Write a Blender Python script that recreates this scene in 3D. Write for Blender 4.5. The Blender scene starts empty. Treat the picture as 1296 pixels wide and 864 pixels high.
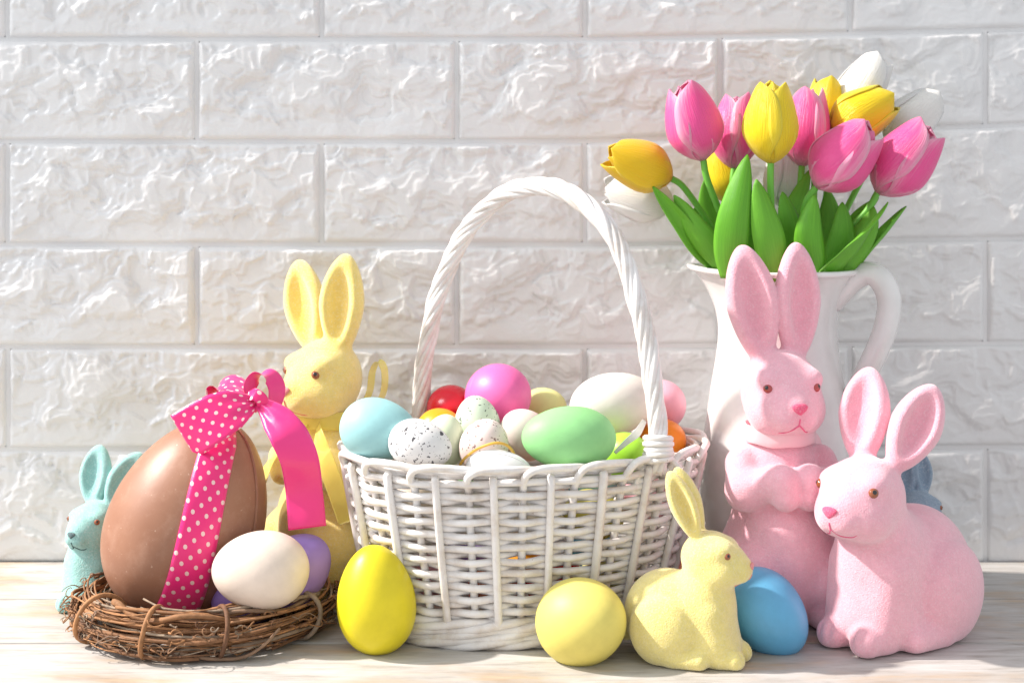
import bpy, math, random
import numpy as np
from mathutils import Vector, Matrix, Quaternion

# ------------------------------------------------------------------ camera, light, exposure
# Units: the numbers in the builders are centimetres; S turns them into metres.
S = 0.01
F = 1800.0          # focal length in pixels of the 1296 wide photograph (50 mm lens)
CH = 27.3           # camera height above the table, cm
HY = 220.0          # horizon row
CD = 100.0          # camera to wall, cm   (world y = d - 100, wall face at y = 0)

scn = bpy.context.scene
COL = scn.collection
cam_d = bpy.data.cameras.new('camera')
cam = bpy.data.objects.new('camera', cam_d)
COL.objects.link(cam)
cam.location = (0, -CD * S, CH * S)
cam.rotation_euler = (math.radians(90), 0, 0)
cam_d.lens = 50; cam_d.sensor_width = 36
cam_d.shift_y = -(432 - HY) / 1296.0
cam_d.clip_start = 0.01; cam_d.clip_end = 50
cam_d.dof.use_dof = True
cam_d.dof.focus_distance = 0.84
cam_d.dof.aperture_fstop = 11
scn.camera = cam

w = bpy.data.worlds.new('World'); scn.world = w; w.use_nodes = True
w.node_tree.nodes['Background'].inputs[0].default_value = (0.925, 0.955, 1.0, 1)
w.node_tree.nodes['Background'].inputs[1].default_value = 0.78

def lamp(name, kind, loc, target, power, size, col):
    ld = bpy.data.lights.new(name, kind)
    o = bpy.data.objects.new(name, ld); COL.objects.link(o)
    o.location = loc
    o.rotation_euler = (Vector(target) - Vector(loc)).to_track_quat('-Z', 'Y').to_euler()
    ld.energy = power; ld.color = col
    if kind == 'AREA':
        ld.shape = 'DISK'; ld.size = size
    return o
# low direct light from a window on the left, almost parallel with the wall
lamp('window_key', 'AREA', (-2.85, -0.02, 2.6), (0.0, -0.13, 0.08), 270, 0.13, (1.0, 0.915, 0.84))
# the broad soft light of the same side of the room
lamp('room_fill', 'AREA', (-2.1, -0.62, 1.35), (0, -0.05, 0.15), 21, 0.8, (0.97, 0.98, 1.0))

vs = scn.view_settings
vs.view_transform = 'Standard'; vs.look = 'None'; vs.exposure = 0.10; vs.gamma = 1.0
scn.cycles.max_bounces = 8
scn.cycles.use_denoising = True

rnd = random.Random(7)

# ------------------------------------------------------------------ helpers
def at(px, py, d):
    """centimetre point seen at a row and column of the photograph, d cm from the camera"""
    return Vector(((px - 648) * d / F, d - CD, CH - (py - HY) * d / F))

def mesh(name, V, Fc, mat=None, parent=None, smooth=True, uv=None):
    V = np.asarray(V, dtype=np.float64) * S
    me = bpy.data.meshes.new(name)
    me.from_pydata([tuple(v) for v in V], [], [tuple(f) for f in Fc])
    if smooth:
        me.polygons.foreach_set('use_smooth', [True] * len(me.polygons))
    if uv is not None:
        l = me.uv_layers.new(name='UVMap')
        uv = np.asarray(uv)
        vi = np.empty(len(me.loops), dtype=np.int32)
        me.loops.foreach_get('vertex_index', vi)
        l.data.foreach_set('uv', uv[vi].astype(np.float32).ravel())
    if mat is not None:
        me.materials.append(mat)
    me.update()
    o = bpy.data.objects.new(name, me); COL.objects.link(o)
    if parent is not None:
        o.parent = parent
    return o

def inst(name, me, parent=None, loc=None, quat=None):
    o = bpy.data.objects.new(name, me); COL.objects.link(o)
    if parent is not None: o.parent = parent
    if loc is not None: o.location = Vector(loc) * S
    if quat is not None:
        o.rotation_mode = 'QUATERNION'; o.rotation_quaternion = quat
    return o

def tag(o, label=None, cat=None, group=None, kind=None):
    if label: o['label'] = label
    if cat: o['category'] = cat
    if group: o['group'] = group
    if kind: o['kind'] = kind
    return o

def thing(name, loc, rz=0.0, label=None, cat=None, group=None):
    o = bpy.data.objects.new(name, None); COL.objects.link(o)
    o.empty_display_size = 0.02
    o.location = Vector(loc) * S
    o.rotation_euler = (0, 0, rz)
    tag(o, label, cat, group)
    return o

def spline(P, n, closed=False):
    """Catmull-Rom through P, n samples"""
    P = np.asarray([tuple(p) for p in P], dtype=float)
    m = len(P)
    if closed:
        Q = np.vstack([P[-1:], P, P[:2]]); segs = m
    else:
        Q = np.vstack([2 * P[0] - P[1], P, 2 * P[-1] - P[-2]]); segs = m - 1
    t = np.linspace(0, segs, n, endpoint=not closed)
    i = np.minimum(t.astype(int), segs - 1); f = (t - i)[:, None]
    p0, p1, p2, p3 = Q[i], Q[i + 1], Q[i + 2], Q[i + 3]
    return 0.5 * (2 * p1 + (p2 - p0) * f + (2 * p0 - 5 * p1 + 4 * p2 - p3) * f ** 2 + (3 * p1 - p0 - 3 * p2 + p3) * f ** 3)

def tube_data(P, r, sides=6, closed=False, flat=1.0):
    P = np.asarray([tuple(p) for p in P], dtype=float)
    n = len(P)
    r = np.broadcast_to(np.asarray(r, dtype=float), (n,))
    if closed:
        T = np.roll(P, -1, 0) - np.roll(P, 1, 0)
    else:
        T = np.gradient(P, axis=0)
    T /= np.linalg.norm(T, axis=1)[:, None] + 1e-12
    a = np.array([0, 0, 1.0]) if abs(T[0][2]) < 0.9 else np.array([1.0, 0, 0])
    N = np.zeros_like(P)
    v = a - T[0] * a.dot(T[0]); N[0] = v / np.linalg.norm(v)
    for i in range(1, n):
        v = N[i - 1] - T[i] * N[i - 1].dot(T[i])
        N[i] = v / (np.linalg.norm(v) + 1e-12)
    B = np.cross(T, N)
    if closed:      # spread the closing twist
        v = N[-1] - T[0] * N[-1].dot(T[0]); v /= np.linalg.norm(v)
        ang = math.atan2(np.dot(v, B[0]), np.dot(v, N[0]))
        th = -np.linspace(0, 1, n, endpoint=False) * ang
        N, B = N * np.cos(th)[:, None] + B * np.sin(th)[:, None], -N * np.sin(th)[:, None] + B * np.cos(th)[:, None]
    k = np.arange(sides) * 2 * math.pi / sides
    V = (P[:, None, :] + r[:, None, None] * (np.cos(k)[None, :, None] * N[:, None, :] + flat * np.sin(k)[None, :, None] * B[:, None, :])).reshape(-1, 3)
    Fc = []
    m = n if closed else n - 1
    for i in range(m):
        i2 = (i + 1) % n
        for j in range(sides):
            j2 = (j + 1) % sides
            Fc.append((i * sides + j, i * sides + j2, i2 * sides + j2, i2 * sides + j))
    if not closed:
        Fc.append(tuple(range(sides - 1, -1, -1)))
        Fc.append(tuple((n - 1) * sides + j for j in range(sides)))
    return V, Fc

def tube(name, P, r, mat, parent, sides=6, closed=False, flat=1.0):
    V, Fc = tube_data(P, r, sides, closed, flat)
    return mesh(name, V, Fc, mat, parent)

def lathe(prof, n=64):
    """prof: (r, z) list; poles where r = 0"""
    V, Fc = [], []
    rings = []
    for r, z in prof:
        if r < 1e-6:
            rings.append([len(V)]); V.append((0, 0, z))
        else:
            s0 = len(V)
            for k in range(n):
                a = 2 * math.pi * k / n
                V.append((r * math.cos(a), r * math.sin(a), z))
            rings.append(list(range(s0, s0 + n)))
    for A, B in zip(rings[:-1], rings[1:]):
        if len(A) == 1 and len(B) == 1: continue
        for k in range(n):
            k2 = (k + 1) % n
            if len(A) == 1: Fc.append((A[0], B[k2], B[k]))
            elif len(B) == 1: Fc.append((A[k], A[k2], B[0]))
            else: Fc.append((A[k], A[k2], B[k2], B[k]))
    return V, Fc

def ribbon(name, P, W, width, mat, parent, n=40, thick=0.022, vscale=1.0, v0=0.0):
    """satin strip: centre points, width directions, width(s); uv in centimetres"""
    C = spline(P, n); D = spline(W, n)
    wd = np.interp(np.linspace(0, 1, n), np.linspace(0, 1, len(width)), width) if hasattr(width, '__len__') else np.full(n, width)
    T = np.gradient(C, axis=0); T /= np.linalg.norm(T, axis=1)[:, None]
    D = D - T * np.sum(D * T, axis=1)[:, None]
    D /= np.linalg.norm(D, axis=1)[:, None] + 1e-9
    Nn = np.cross(T, D)
    m = 13; wmax = float(np.max(wd))
    L = np.concatenate([[0], np.cumsum(np.linalg.norm(np.diff(C, axis=0), axis=1))]) + v0
    V, U = [], []
    for side in (1, -1):
        for i in range(n):
            for j in range(m):
                u = j / (m - 1) - 0.5
                bow = 0.045 * wd[i] * (0.25 - u * u) + 0.05 * wmax * (1 - wd[i] / wmax) * math.cos(u * 15)
                V.append(C[i] + D[i] * u * wd[i] + Nn[i] * (bow + side * thick / 2))
                U.append((u * wmax, L[i] * vscale))
    o = n * m
    Fc = []
    for i in range(n - 1):
        for j in range(m - 1):
            a = i * m + j
            Fc.append((a, a + 1, a + m + 1, a + m))
            Fc.append((o + a + m, o + a + m + 1, o + a + 1, o + a))
        a = i * m
        Fc.append((a, a + m, o + a + m, o + a))
        b = i * m + m - 1
        Fc.append((b + m, b, o + b, o + b + m))
    for j in range(m - 1):
        Fc.append((j + 1, j, o + j, o + j + 1))
        e = (n - 1) * m + j
        Fc.append((e, e + 1, o + e + 1, o + e))
    return mesh(name, V, Fc, mat, parent, uv=U)

# ------------------------------------------------------------------ materials
def sr(r, g, b):
    f = lambda c: (c / 255 / 12.92) if c / 255 <= 0.04045 else ((c / 255 + 0.055) / 1.055) ** 2.4
    return (f(r), f(g), f(b), 1)

class M:
    def __init__(s, name):
        s.m = bpy.data.materials.new(name); s.m.use_nodes = True
        s.t = s.m.node_tree; s.n = s.t.nodes
        s.b = s.n['Principled BSDF']; s.out = s.n['Material Output']
        s._c = None
    def add(s, t, **kw):
        x = s.n.new(t)
        for k, v in kw.items(): setattr(x, k, v)
        return x
    def lk(s, a, b): s.t.links.new(a, b)
    def set(s, **kw):
        for k, v in kw.items(): s.b.inputs[k.replace('_', ' ')].default_value = v
        return s
    def coord(s, which='Object', scale=(1, 1, 1), rot=(0, 0, 0)):
        tc = s.add('ShaderNodeTexCoord'); mp = s.add('ShaderNodeMapping')
        mp.inputs['Scale'].default_value = scale; mp.inputs['Rotation'].default_value = rot
        s.lk(tc.outputs[which], mp.inputs['Vector']); return mp.outputs[0]
    def noise(s, vec, scale, detail=3, rough=0.5, dist=0.0):
        x = s.add('ShaderNodeTexNoise'); s.lk(vec, x.inputs['Vector'])
        x.inputs['Scale'].default_value = scale; x.inputs['Detail'].default_value = detail
        x.inputs['Roughness'].default_value = rough; x.inputs['Distortion'].default_value = dist
        return x.outputs['Fac']
    def ramp(s, fac, stops):
        x = s.add('ShaderNodeValToRGB'); e = x.color_ramp.elements
        while len(e) < len(stops): e.new(0.5)
        for el, (p, c) in zip(e, stops): el.position = p; el.color = c if len(c) == 4 else (*c, 1)
        s.lk(fac, x.inputs[0]); return x.outputs['Color']
    def mix(s, fac, a, b, mode='MIX'):
        x = s.add('ShaderNodeMix', data_type='RGBA', blend_type=mode)
        for inp, v in ((x.inputs[0], fac), (x.inputs[6], a), (x.inputs[7], b)):
            if hasattr(v, 'is_output') or isinstance(v, bpy.types.NodeSocket): s.lk(v, inp)
            else: inp.default_value = v
        return x.outputs[2]
    def math(s, op, a, b=None, c=None):
        x = s.add('ShaderNodeMath', operation=op)
        for i, v in enumerate((a, b, c)):
            if v is None: continue
            if isinstance(v, bpy.types.NodeSocket): s.lk(v, x.inputs[i])
            else: x.inputs[i].default_value = v
        return x.outputs[0]
    def bump(s, h, strength, dist, prev=None):
        x = s.add('ShaderNodeBump'); s.lk(h, x.inputs['Height'])
        x.inputs['Strength'].default_value = strength; x.inputs['Distance'].default_value = dist
        if prev is not None: s.lk(prev, x.inputs['Normal'])
        s.lk(x.outputs[0], s.b.inputs['Normal']); return x.outputs[0]
    def col(s, c):
        if isinstance(c, bpy.types.NodeSocket): s.lk(c, s.b.inputs['Base Color'])
        else: s.b.inputs['Base Color'].default_value = c
        return s

def m_wall():
    m = M('white_foam_brick').set(Roughness=0.33, Specular_IOR_Level=0.5)
    v = m.coord()
    c = m.ramp(m.noise(v, 14, 4), [(0.3, (0.75, 0.745, 0.745, 1)), (0.7, (0.81, 0.805, 0.80, 1))])
    m.col(c)
    b = m.bump(m.noise(v, 420, 3, 0.6), 0.25, 0.0005)
    m.bump(m.noise(v, 95, 3, 0.55, 0.6), 0.25, 0.0012, b)
    return m.m

def m_wood():
    m = M('whitewashed_wood').set(Roughness=0.62, Specular_IOR_Level=0.3)
    oi = m.add('ShaderNodeObjectInfo')
    tc = m.add('ShaderNodeTexCoord')
    off = m.add('ShaderNodeVectorMath', operation='ADD')
    sc = m.add('ShaderNodeVectorMath', operation='SCALE'); sc.inputs['Scale'].default_value = 9.7
    cx = m.add('ShaderNodeCombineXYZ'); m.lk(oi.outputs['Random'], cx.inputs[0]); m.lk(oi.outputs['Random'], cx.inputs[2])
    m.lk(cx.outputs[0], sc.inputs[0])
    m.lk(tc.outputs['Object'], off.inputs[0]); m.lk(sc.outputs[0], off.inputs[1])
    mp = m.add('ShaderNodeMapping'); mp.inputs['Scale'].default_value = (1.0, 6.5, 6.5); m.lk(off.outputs[0], mp.inputs[0])
    g = m.noise(mp.outputs[0], 22, 6, 0.62, 0.4)          # long grain
    mp2 = m.add('ShaderNodeMapping'); mp2.inputs['Scale'].default_value = (1.0, 2.6, 2.6); m.lk(off.outputs[0], mp2.inputs[0])
    p = m.noise(mp2.outputs[0], 9, 5, 0.6, 0.3)           # worn patches
    mp3 = m.add('ShaderNodeMapping'); mp3.inputs['Scale'].default_value = (1.0, 22.0, 22.0); m.lk(off.outputs[0], mp3.inputs[0])
    fine = m.noise(mp3.outputs[0], 38, 3, 0.6)
    paint = m.ramp(g, [(0.30, (0.34, 0.31, 0.28, 1)), (0.46, (0.48, 0.46, 0.435, 1)), (0.68, (0.58, 0.57, 0.555, 1))])
    bare = m.ramp(g, [(0.25, (0.22, 0.13, 0.07, 1)), (0.7, (0.50, 0.36, 0.22, 1))])
    pm = m.math('ADD', p, m.math('MULTIPLY', m.math('SUBTRACT', g, 0.5), 0.5))
    fac = m.ramp(pm, [(0.49, (0, 0, 0, 1)), (0.68, (0.75, 0.75, 0.75, 1))])
    c = m.mix(fac, paint, bare)
    line = m.ramp(fine, [(0.30, (0.40, 0.33, 0.27, 1)), (0.44, (1, 1, 1, 1))])
    m.col(m.mix(0.34, c, line, 'MULTIPLY'))
    b = m.bump(g, 0.35, 0.0012)
    m.bump(fine, 0.35, 0.0005, b)
    return m.m

def m_flock(name, col, deep, sheen=1.0):
    """flocked toy: short velvet pile, deeper airbrushed colour where the 'tint' attribute says so"""
    m = M(name).set(Roughness=0.95, Specular_IOR_Level=0.1, Sheen_Weight=sheen, Sheen_Roughness=0.55)
    m.b.inputs['Sheen Tint'].default_value = (*[0.35 * c + 0.65 for c in col[:3]], 1)
    v = m.coord()
    a = m.add('ShaderNodeAttribute'); a.attribute_name = 'tint'
    mott = m.ramp(m.noise(v, 260, 3, 0.65), [(0.32, (0.93, 0.93, 0.93, 1)), (0.68, (1.03, 1.03, 1.03, 1))])
    big = m.ramp(m.noise(v, 45, 3, 0.6), [(0.3, (0.97, 0.97, 0.97, 1)), (0.7, (1.01, 1.01, 1.01, 1))])
    c = m.mix(a.outputs['Fac'], col, deep)
    c = m.mix(1.0, m.mix(1.0, c, mott, 'MULTIPLY'), big, 'MULTIPLY')
    fib = m.ramp(m.noise(v, 900, 2, 0.7), [(0.50, (0, 0, 0, 1)), (0.72, (0.42, 0.42, 0.42, 1))])
    c = m.mix(fib, c, tuple(0.45 * k + 0.52 for k in col[:3]) + (1,))
    m.col(c)
    b = m.bump(m.noise(v, 1100, 2, 0.7), 0.8, 0.0007)
    m.bump(m.noise(v, 420, 3, 0.6), 0.16, 0.0008, b)
    return m.m

def m_egg(name, col, rough=0.42, spec=0.45, two=None, speck=None, coat=0.0, mott=0.08):
    m = M(name).set(Roughness=rough, Specular_IOR_Level=spec, Coat_Weight=coat)
    v = m.coord()
    lo = tuple(max(0, c * (1 - mott * 1.5)) for c in col[:3]) + (1,)
    c = m.ramp(m.noise(v, 70, 4, 0.6), [(0.3, lo), (0.7, col)])
    if two is not None:      # a dye that runs into a second colour along the egg
        tc = m.add('ShaderNodeTexCoord'); sx = m.add('ShaderNodeSeparateXYZ'); m.lk(tc.outputs['Object'], sx.inputs[0])
        f = m.math('MULTIPLY_ADD', sx.outputs[2], two[1], two[2])
        c = m.mix(m.ramp(f, [(0.0, (0, 0, 0, 1)), (1.0, (1, 1, 1, 1))]), c, two[0])
    if speck is not None:
        f = m.math('LESS_THAN', m.noise(m.coord(scale=(1.0, 1.0, 1.6)), speck[1], 2, 0.55, 0.3), speck[2])
        f2 = m.math('LESS_THAN', m.noise(v, speck[1] * 2.3, 1, 0.5), speck[2] - 0.015)
        c = m.mix(m.math('MAXIMUM', f, f2), c, speck[0])
    # odd scuffs, where dust and handling dulled the paint
    sc = m.ramp(m.noise(v, 190, 2, 0.6), [(0.745, (0, 0, 0, 1)), (0.765, (0.35, 0.35, 0.35, 1))])
    c = m.mix(sc, c, tuple(min(1, k * 0.7) for k in col[:3]) + (1,))
    m.col(c)
    m.bump(m.noise(v, 520, 3, 0.6), 0.12, 0.0006)
    return m.m

def m_satin(name, col, dots=None, rough=0.30, alpha=0.0):
    m = M(name).set(Roughness=rough, Specular_IOR_Level=0.6, Sheen_Weight=0.25, Anisotropic=0.5)
    tc = m.add('ShaderNodeTexCoord'); uv = tc.outputs['UV']
    c = col
    if dots:
        pitch, rad, dc = dots
        masks = []
        for off in ((0.0, 0.0), (0.5, 0.5)):
            mp = m.add('ShaderNodeMapping'); mp.inputs['Scale'].default_value = (1 / pitch, 1 / pitch, 1)
            mp.inputs['Location'].default_value = (off[0] + 0.25, off[1], 0); m.lk(uv, mp.inputs[0])
            fr = m.add('ShaderNodeVectorMath', operation='FRACTION'); m.lk(mp.outputs[0], fr.inputs[0])
            sb = m.add('ShaderNodeVectorMath', operation='SUBTRACT'); m.lk(fr.outputs[0], sb.inputs[0]); sb.inputs[1].default_value = (0.5, 0.5, 0)
            ln = m.add('ShaderNodeVectorMath', operation='LENGTH'); m.lk(sb.outputs[0], ln.inputs[0])
            masks.append(m.math('LESS_THAN', ln.outputs['Value'], rad / pitch))
        c = m.mix(m.math('MAXIMUM', *masks), col, dc)
    m.col(c)
    wv = m.add('ShaderNodeTexWave', wave_type='BANDS', bands_direction='DIAGONAL'); wv.inputs['Scale'].default_value = 9.0
    m.lk(uv, wv.inputs['Vector'])
    b = m.bump(wv.outputs['Fac'], 0.18, 0.0003)
    m.bump(m.noise(m.coord(), 120, 3), 0.25, 0.001, b)
    if alpha:
        tr = m.add('ShaderNodeBsdfTransparent'); mx = m.add('ShaderNodeMixShader'); mx.inputs[0].default_value = alpha
        m.lk(m.b.outputs[0], mx.inputs[1]); m.lk(tr.outputs[0], mx.inputs[2]); m.lk(mx.outputs[0], m.out.inputs[0])
    return m.m

def m_wicker():
    m = M('white_painted_willow').set(Roughness=0.40, Specular_IOR_Level=0.5)
    v = m.coord()
    oi = m.add('ShaderNodeObjectInfo')
    base = m.mix(oi.outputs['Random'], (0.80, 0.775, 0.76, 1), (0.86, 0.845, 0.835, 1))
    dirt = m.ramp(m.noise(v, 60, 5, 0.65), [(0.33, (0.82, 0.76, 0.70, 1)), (0.55, (1, 1, 1, 1))])
    c = m.mix(1.0, base, dirt, 'MULTIPLY')
    chip = m.ramp(m.noise(v, 210, 4, 0.7, 0.5), [(0.725, (0, 0, 0, 1)), (0.745, (1, 1, 1, 1))])
    c = m.mix(chip, c, (0.36, 0.25, 0.16, 1))
    m.col(c)
    m.bump(m.noise(v, 300, 4, 0.6), 0.30, 0.0007)
    return m.m

def m_twig():
    m = M('grapevine_twig').set(Roughness=0.72, Specular_IOR_Level=0.3)
    v = m.coord(); oi = m.add('ShaderNodeObjectInfo')
    tone = m.ramp(oi.outputs['Random'], [(0.0, (0.13, 0.065, 0.040, 1)), (0.3, (0.29, 0.15, 0.075, 1)), (0.6, (0.47, 0.24, 0.11, 1)), (0.8, (0.25, 0.18, 0.135, 1)), (1.0, (0.40, 0.32, 0.24, 1))])
    n = m.ramp(m.noise(v, 150, 5, 0.65), [(0.3, (0.62, 0.60, 0.58, 1)), (0.7, (1.15, 1.12, 1.08, 1))])
    m.col(m.mix(1.0, tone, n, 'MULTIPLY'))
    m.bump(m.noise(v, 420, 3), 0.5, 0.0008)
    return m.m

def m_petal(name, col, edge, base):
    m = M(name).set(Roughness=0.34, Specular_IOR_Level=0.45, Sheen_Weight=0.15)
    tc = m.add('ShaderNodeTexCoord'); sx = m.add('ShaderNodeSeparateXYZ'); m.lk(tc.outputs['UV'], sx.inputs[0])
    u, vv = sx.outputs[0], sx.outputs[1]
    au = m.math('ABSOLUTE', u)
    mp = m.add('ShaderNodeMapping'); mp.inputs['Scale'].default_value = (11, 1.2, 1); m.lk(tc.outputs['UV'], mp.inputs[0])
    st = m.noise(mp.outputs[0], 2.2, 4, 0.6, 0.4)
    e = m.math('ADD', m.math('MULTIPLY', m.math('POWER', au, 3.0), 0.9), m.math('MULTIPLY', m.math('POWER', vv, 5.0), 0.55))
    e = m.math('ADD', e, m.math('MULTIPLY', m.math('SUBTRACT', st, 0.5), 1.0))
    c = m.mix(m.ramp(e, [(0.18, (0, 0, 0, 1)), (1.0, (0.9, 0.9, 0.9, 1))]), col, edge)
    c = m.mix(m.ramp(vv, [(0.0, (0.9, 0.9, 0.9, 1)), (0.22, (0, 0, 0, 1))]), c, base)
    m.col(c)
    b = m.bump(st, 0.6, 0.0014)
    tl = m.add('ShaderNodeBsdfTranslucent'); m.lk(c, tl.inputs[0]); m.lk(b, tl.inputs['Normal'])
    mx = m.add('ShaderNodeMixShader'); mx.inputs[0].default_value = 0.20
    m.lk(m.b.outputs[0], mx.inputs[1]); m.lk(tl.outputs[0], mx.inputs[2]); m.lk(mx.outputs[0], m.out.inputs[0])
    return m.m

def m_leaf():
    m = M('green_leaf').set(Roughness=0.38, Specular_IOR_Level=0.45)
    tc = m.add('ShaderNodeTexCoord'); sx = m.add('ShaderNodeSeparateXYZ'); m.lk(tc.outputs['UV'], sx.inputs[0])
    mp = m.add('ShaderNodeMapping'); mp.inputs['Scale'].default_value = (14, 0.7, 1); m.lk(tc.outputs['UV'], mp.inputs[0])
    st = m.noise(mp.outputs[0], 2.5, 4, 0.6)
    oi = m.add('ShaderNodeObjectInfo')
    c = m.ramp(st, [(0.3, (0.10, 0.38, 0.022, 1)), (0.7, (0.22, 0.60, 0.04, 1))])
    c = m.mix(m.ramp(oi.outputs['Random'], [(0, (0, 0, 0, 1)), (1, (0.45, 0.45, 0.45, 1))]), c, (0.23, 0.58, 0.05, 1))
    c = m.mix(m.ramp(sx.outputs[1], [(0.0, (0.45, 0.45, 0.45, 1)), (0.5, (0, 0, 0, 1))]), c, (0.24, 0.54, 0.07, 1))
    m.col(c)
    b = m.bump(st, 0.35, 0.001)
    m.bump(m.noise(m.coord(), 260, 3), 0.3, 0.0006, b)
    tl = m.add('ShaderNodeBsdfTranslucent'); m.lk(c, tl.inputs[0])
    mx = m.add('ShaderNodeMixShader'); mx.inputs[0].default_value = 0.25
    m.lk(m.b.outputs[0], mx.inputs[1]); m.lk(tl.outputs[0], mx.inputs[2]); m.lk(mx.outputs[0], m.out.inputs[0])
    return m.m

def m_plain(name, col, rough=0.4, spec=0.5, coat=0.0, nz=None):
    m = M(name).set(Roughness=rough, Specular_IOR_Level=spec, Coat_Weight=coat)
    v = m.coord()
    lo = tuple(c * 0.90 for c in col[:3]) + (1,)
    m.col(m.ramp(m.noise(v, nz or 60, 4), [(0.3, lo), (0.7, col)]))
    return m.m

def m_choc():
    m = M('milk_chocolate').set(Roughness=0.36, Specular_IOR_Level=0.55)
    v = m.coord()
    c = m.ramp(m.noise(v, 22, 5, 0.6), [(0.3, (0.285, 0.130, 0.075, 1)), (0.7, (0.345, 0.168, 0.100, 1))])
    bl = m.ramp(m.noise(v, 75, 5, 0.7), [(0.50, (0, 0, 0, 1)), (0.78, (0.45, 0.45, 0.45, 1))])
    sp = m.ramp(m.noise(v, 420, 2, 0.6), [(0.70, (0, 0, 0, 1)), (0.74, (0.5, 0.5, 0.5, 1))])
    c = m.mix(bl, c, (0.46, 0.27, 0.19, 1))
    c = m.mix(sp, c, (0.60, 0.42, 0.33, 1))
    m.col(c)
    rg = m.ramp(m.noise(v, 30, 4), [(0.3, (0.42, 0.42, 0.42, 1)), (0.7, (0.58, 0.58, 0.58, 1))])
    m.lk(rg, m.b.inputs['Roughness'])
    m.bump(m.noise(v, 60, 4), 0.10, 0.002)
    return m.m

WALL = m_wall(); WOOD = m_wood(); WICK = m_wicker(); TWIG = m_twig(); LEAF = m_leaf(); CHOC = m_choc()
PORC = m_plain('white_glazed_enamel', (0.84, 0.825, 0.81, 1), 0.09, 0.5, 0.3)
STEM = m_plain('green_stem', (0.16, 0.50, 0.05, 1), 0.45)
EYE = m_plain('amber_glass_eye', (0.30, 0.085, 0.03, 1), 0.06, 0.6, 0.6)
REDEYE = m_plain('red_glass_eye', (0.42, 0.05, 0.045, 1), 0.06, 0.6, 0.6)
PUP = m_plain('black_pupil', (0.012, 0.008, 0.008, 1), 0.05, 0.6, 0.6)
GOLD = m_plain('gold_cord', (0.75, 0.43, 0.05, 1), 0.35, 0.7, 0.0, 900)

# ------------------------------------------------------------------ noise for relief
def _hash(ix, iy, seed):
    h = (ix.astype(np.int64) * 374761393 + iy.astype(np.int64) * 668265263 + seed * 1442695041) & 0xffffffff
    h = ((h ^ (h >> 13)) * 1274126177) & 0xffffffff
    h = (h ^ (h >> 16))
    return h.astype(np.float64) / 4294967296.0
def gnoise(x, y, seed):
    ix = np.floor(x).astype(np.int64); iy = np.floor(y).astype(np.int64)
    fx = x - ix; fy = y - iy
    ux = fx * fx * fx * (fx * (fx * 6 - 15) + 10); uy = fy * fy * fy * (fy * (fy * 6 - 15) + 10)
    def g(ox, oy):
        a = _hash(ix + ox, iy + oy, seed) * 2 * math.pi
        return np.cos(a) * (fx - ox) + np.sin(a) * (fy - oy)
    return (g(0, 0) * (1 - ux) + g(1, 0) * ux) * (1 - uy) + (g(0, 1) * (1 - ux) + g(1, 1) * ux) * uy
def fbm(x, y, seed, oct=4, gain=0.5):
    s = 0; a = 1.0; f = 1.0
    for k in range(oct):
        s = s + a * gnoise(x * f + 17.3 * k, y * f - 9.1 * k, seed + k * 13); a *= gain; f *= 2.03
    return s
def sstep(a, b, x):
    t = np.clip((x - a) / (b - a), 0, 1); return t * t * (3 - 2 * t)

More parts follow.
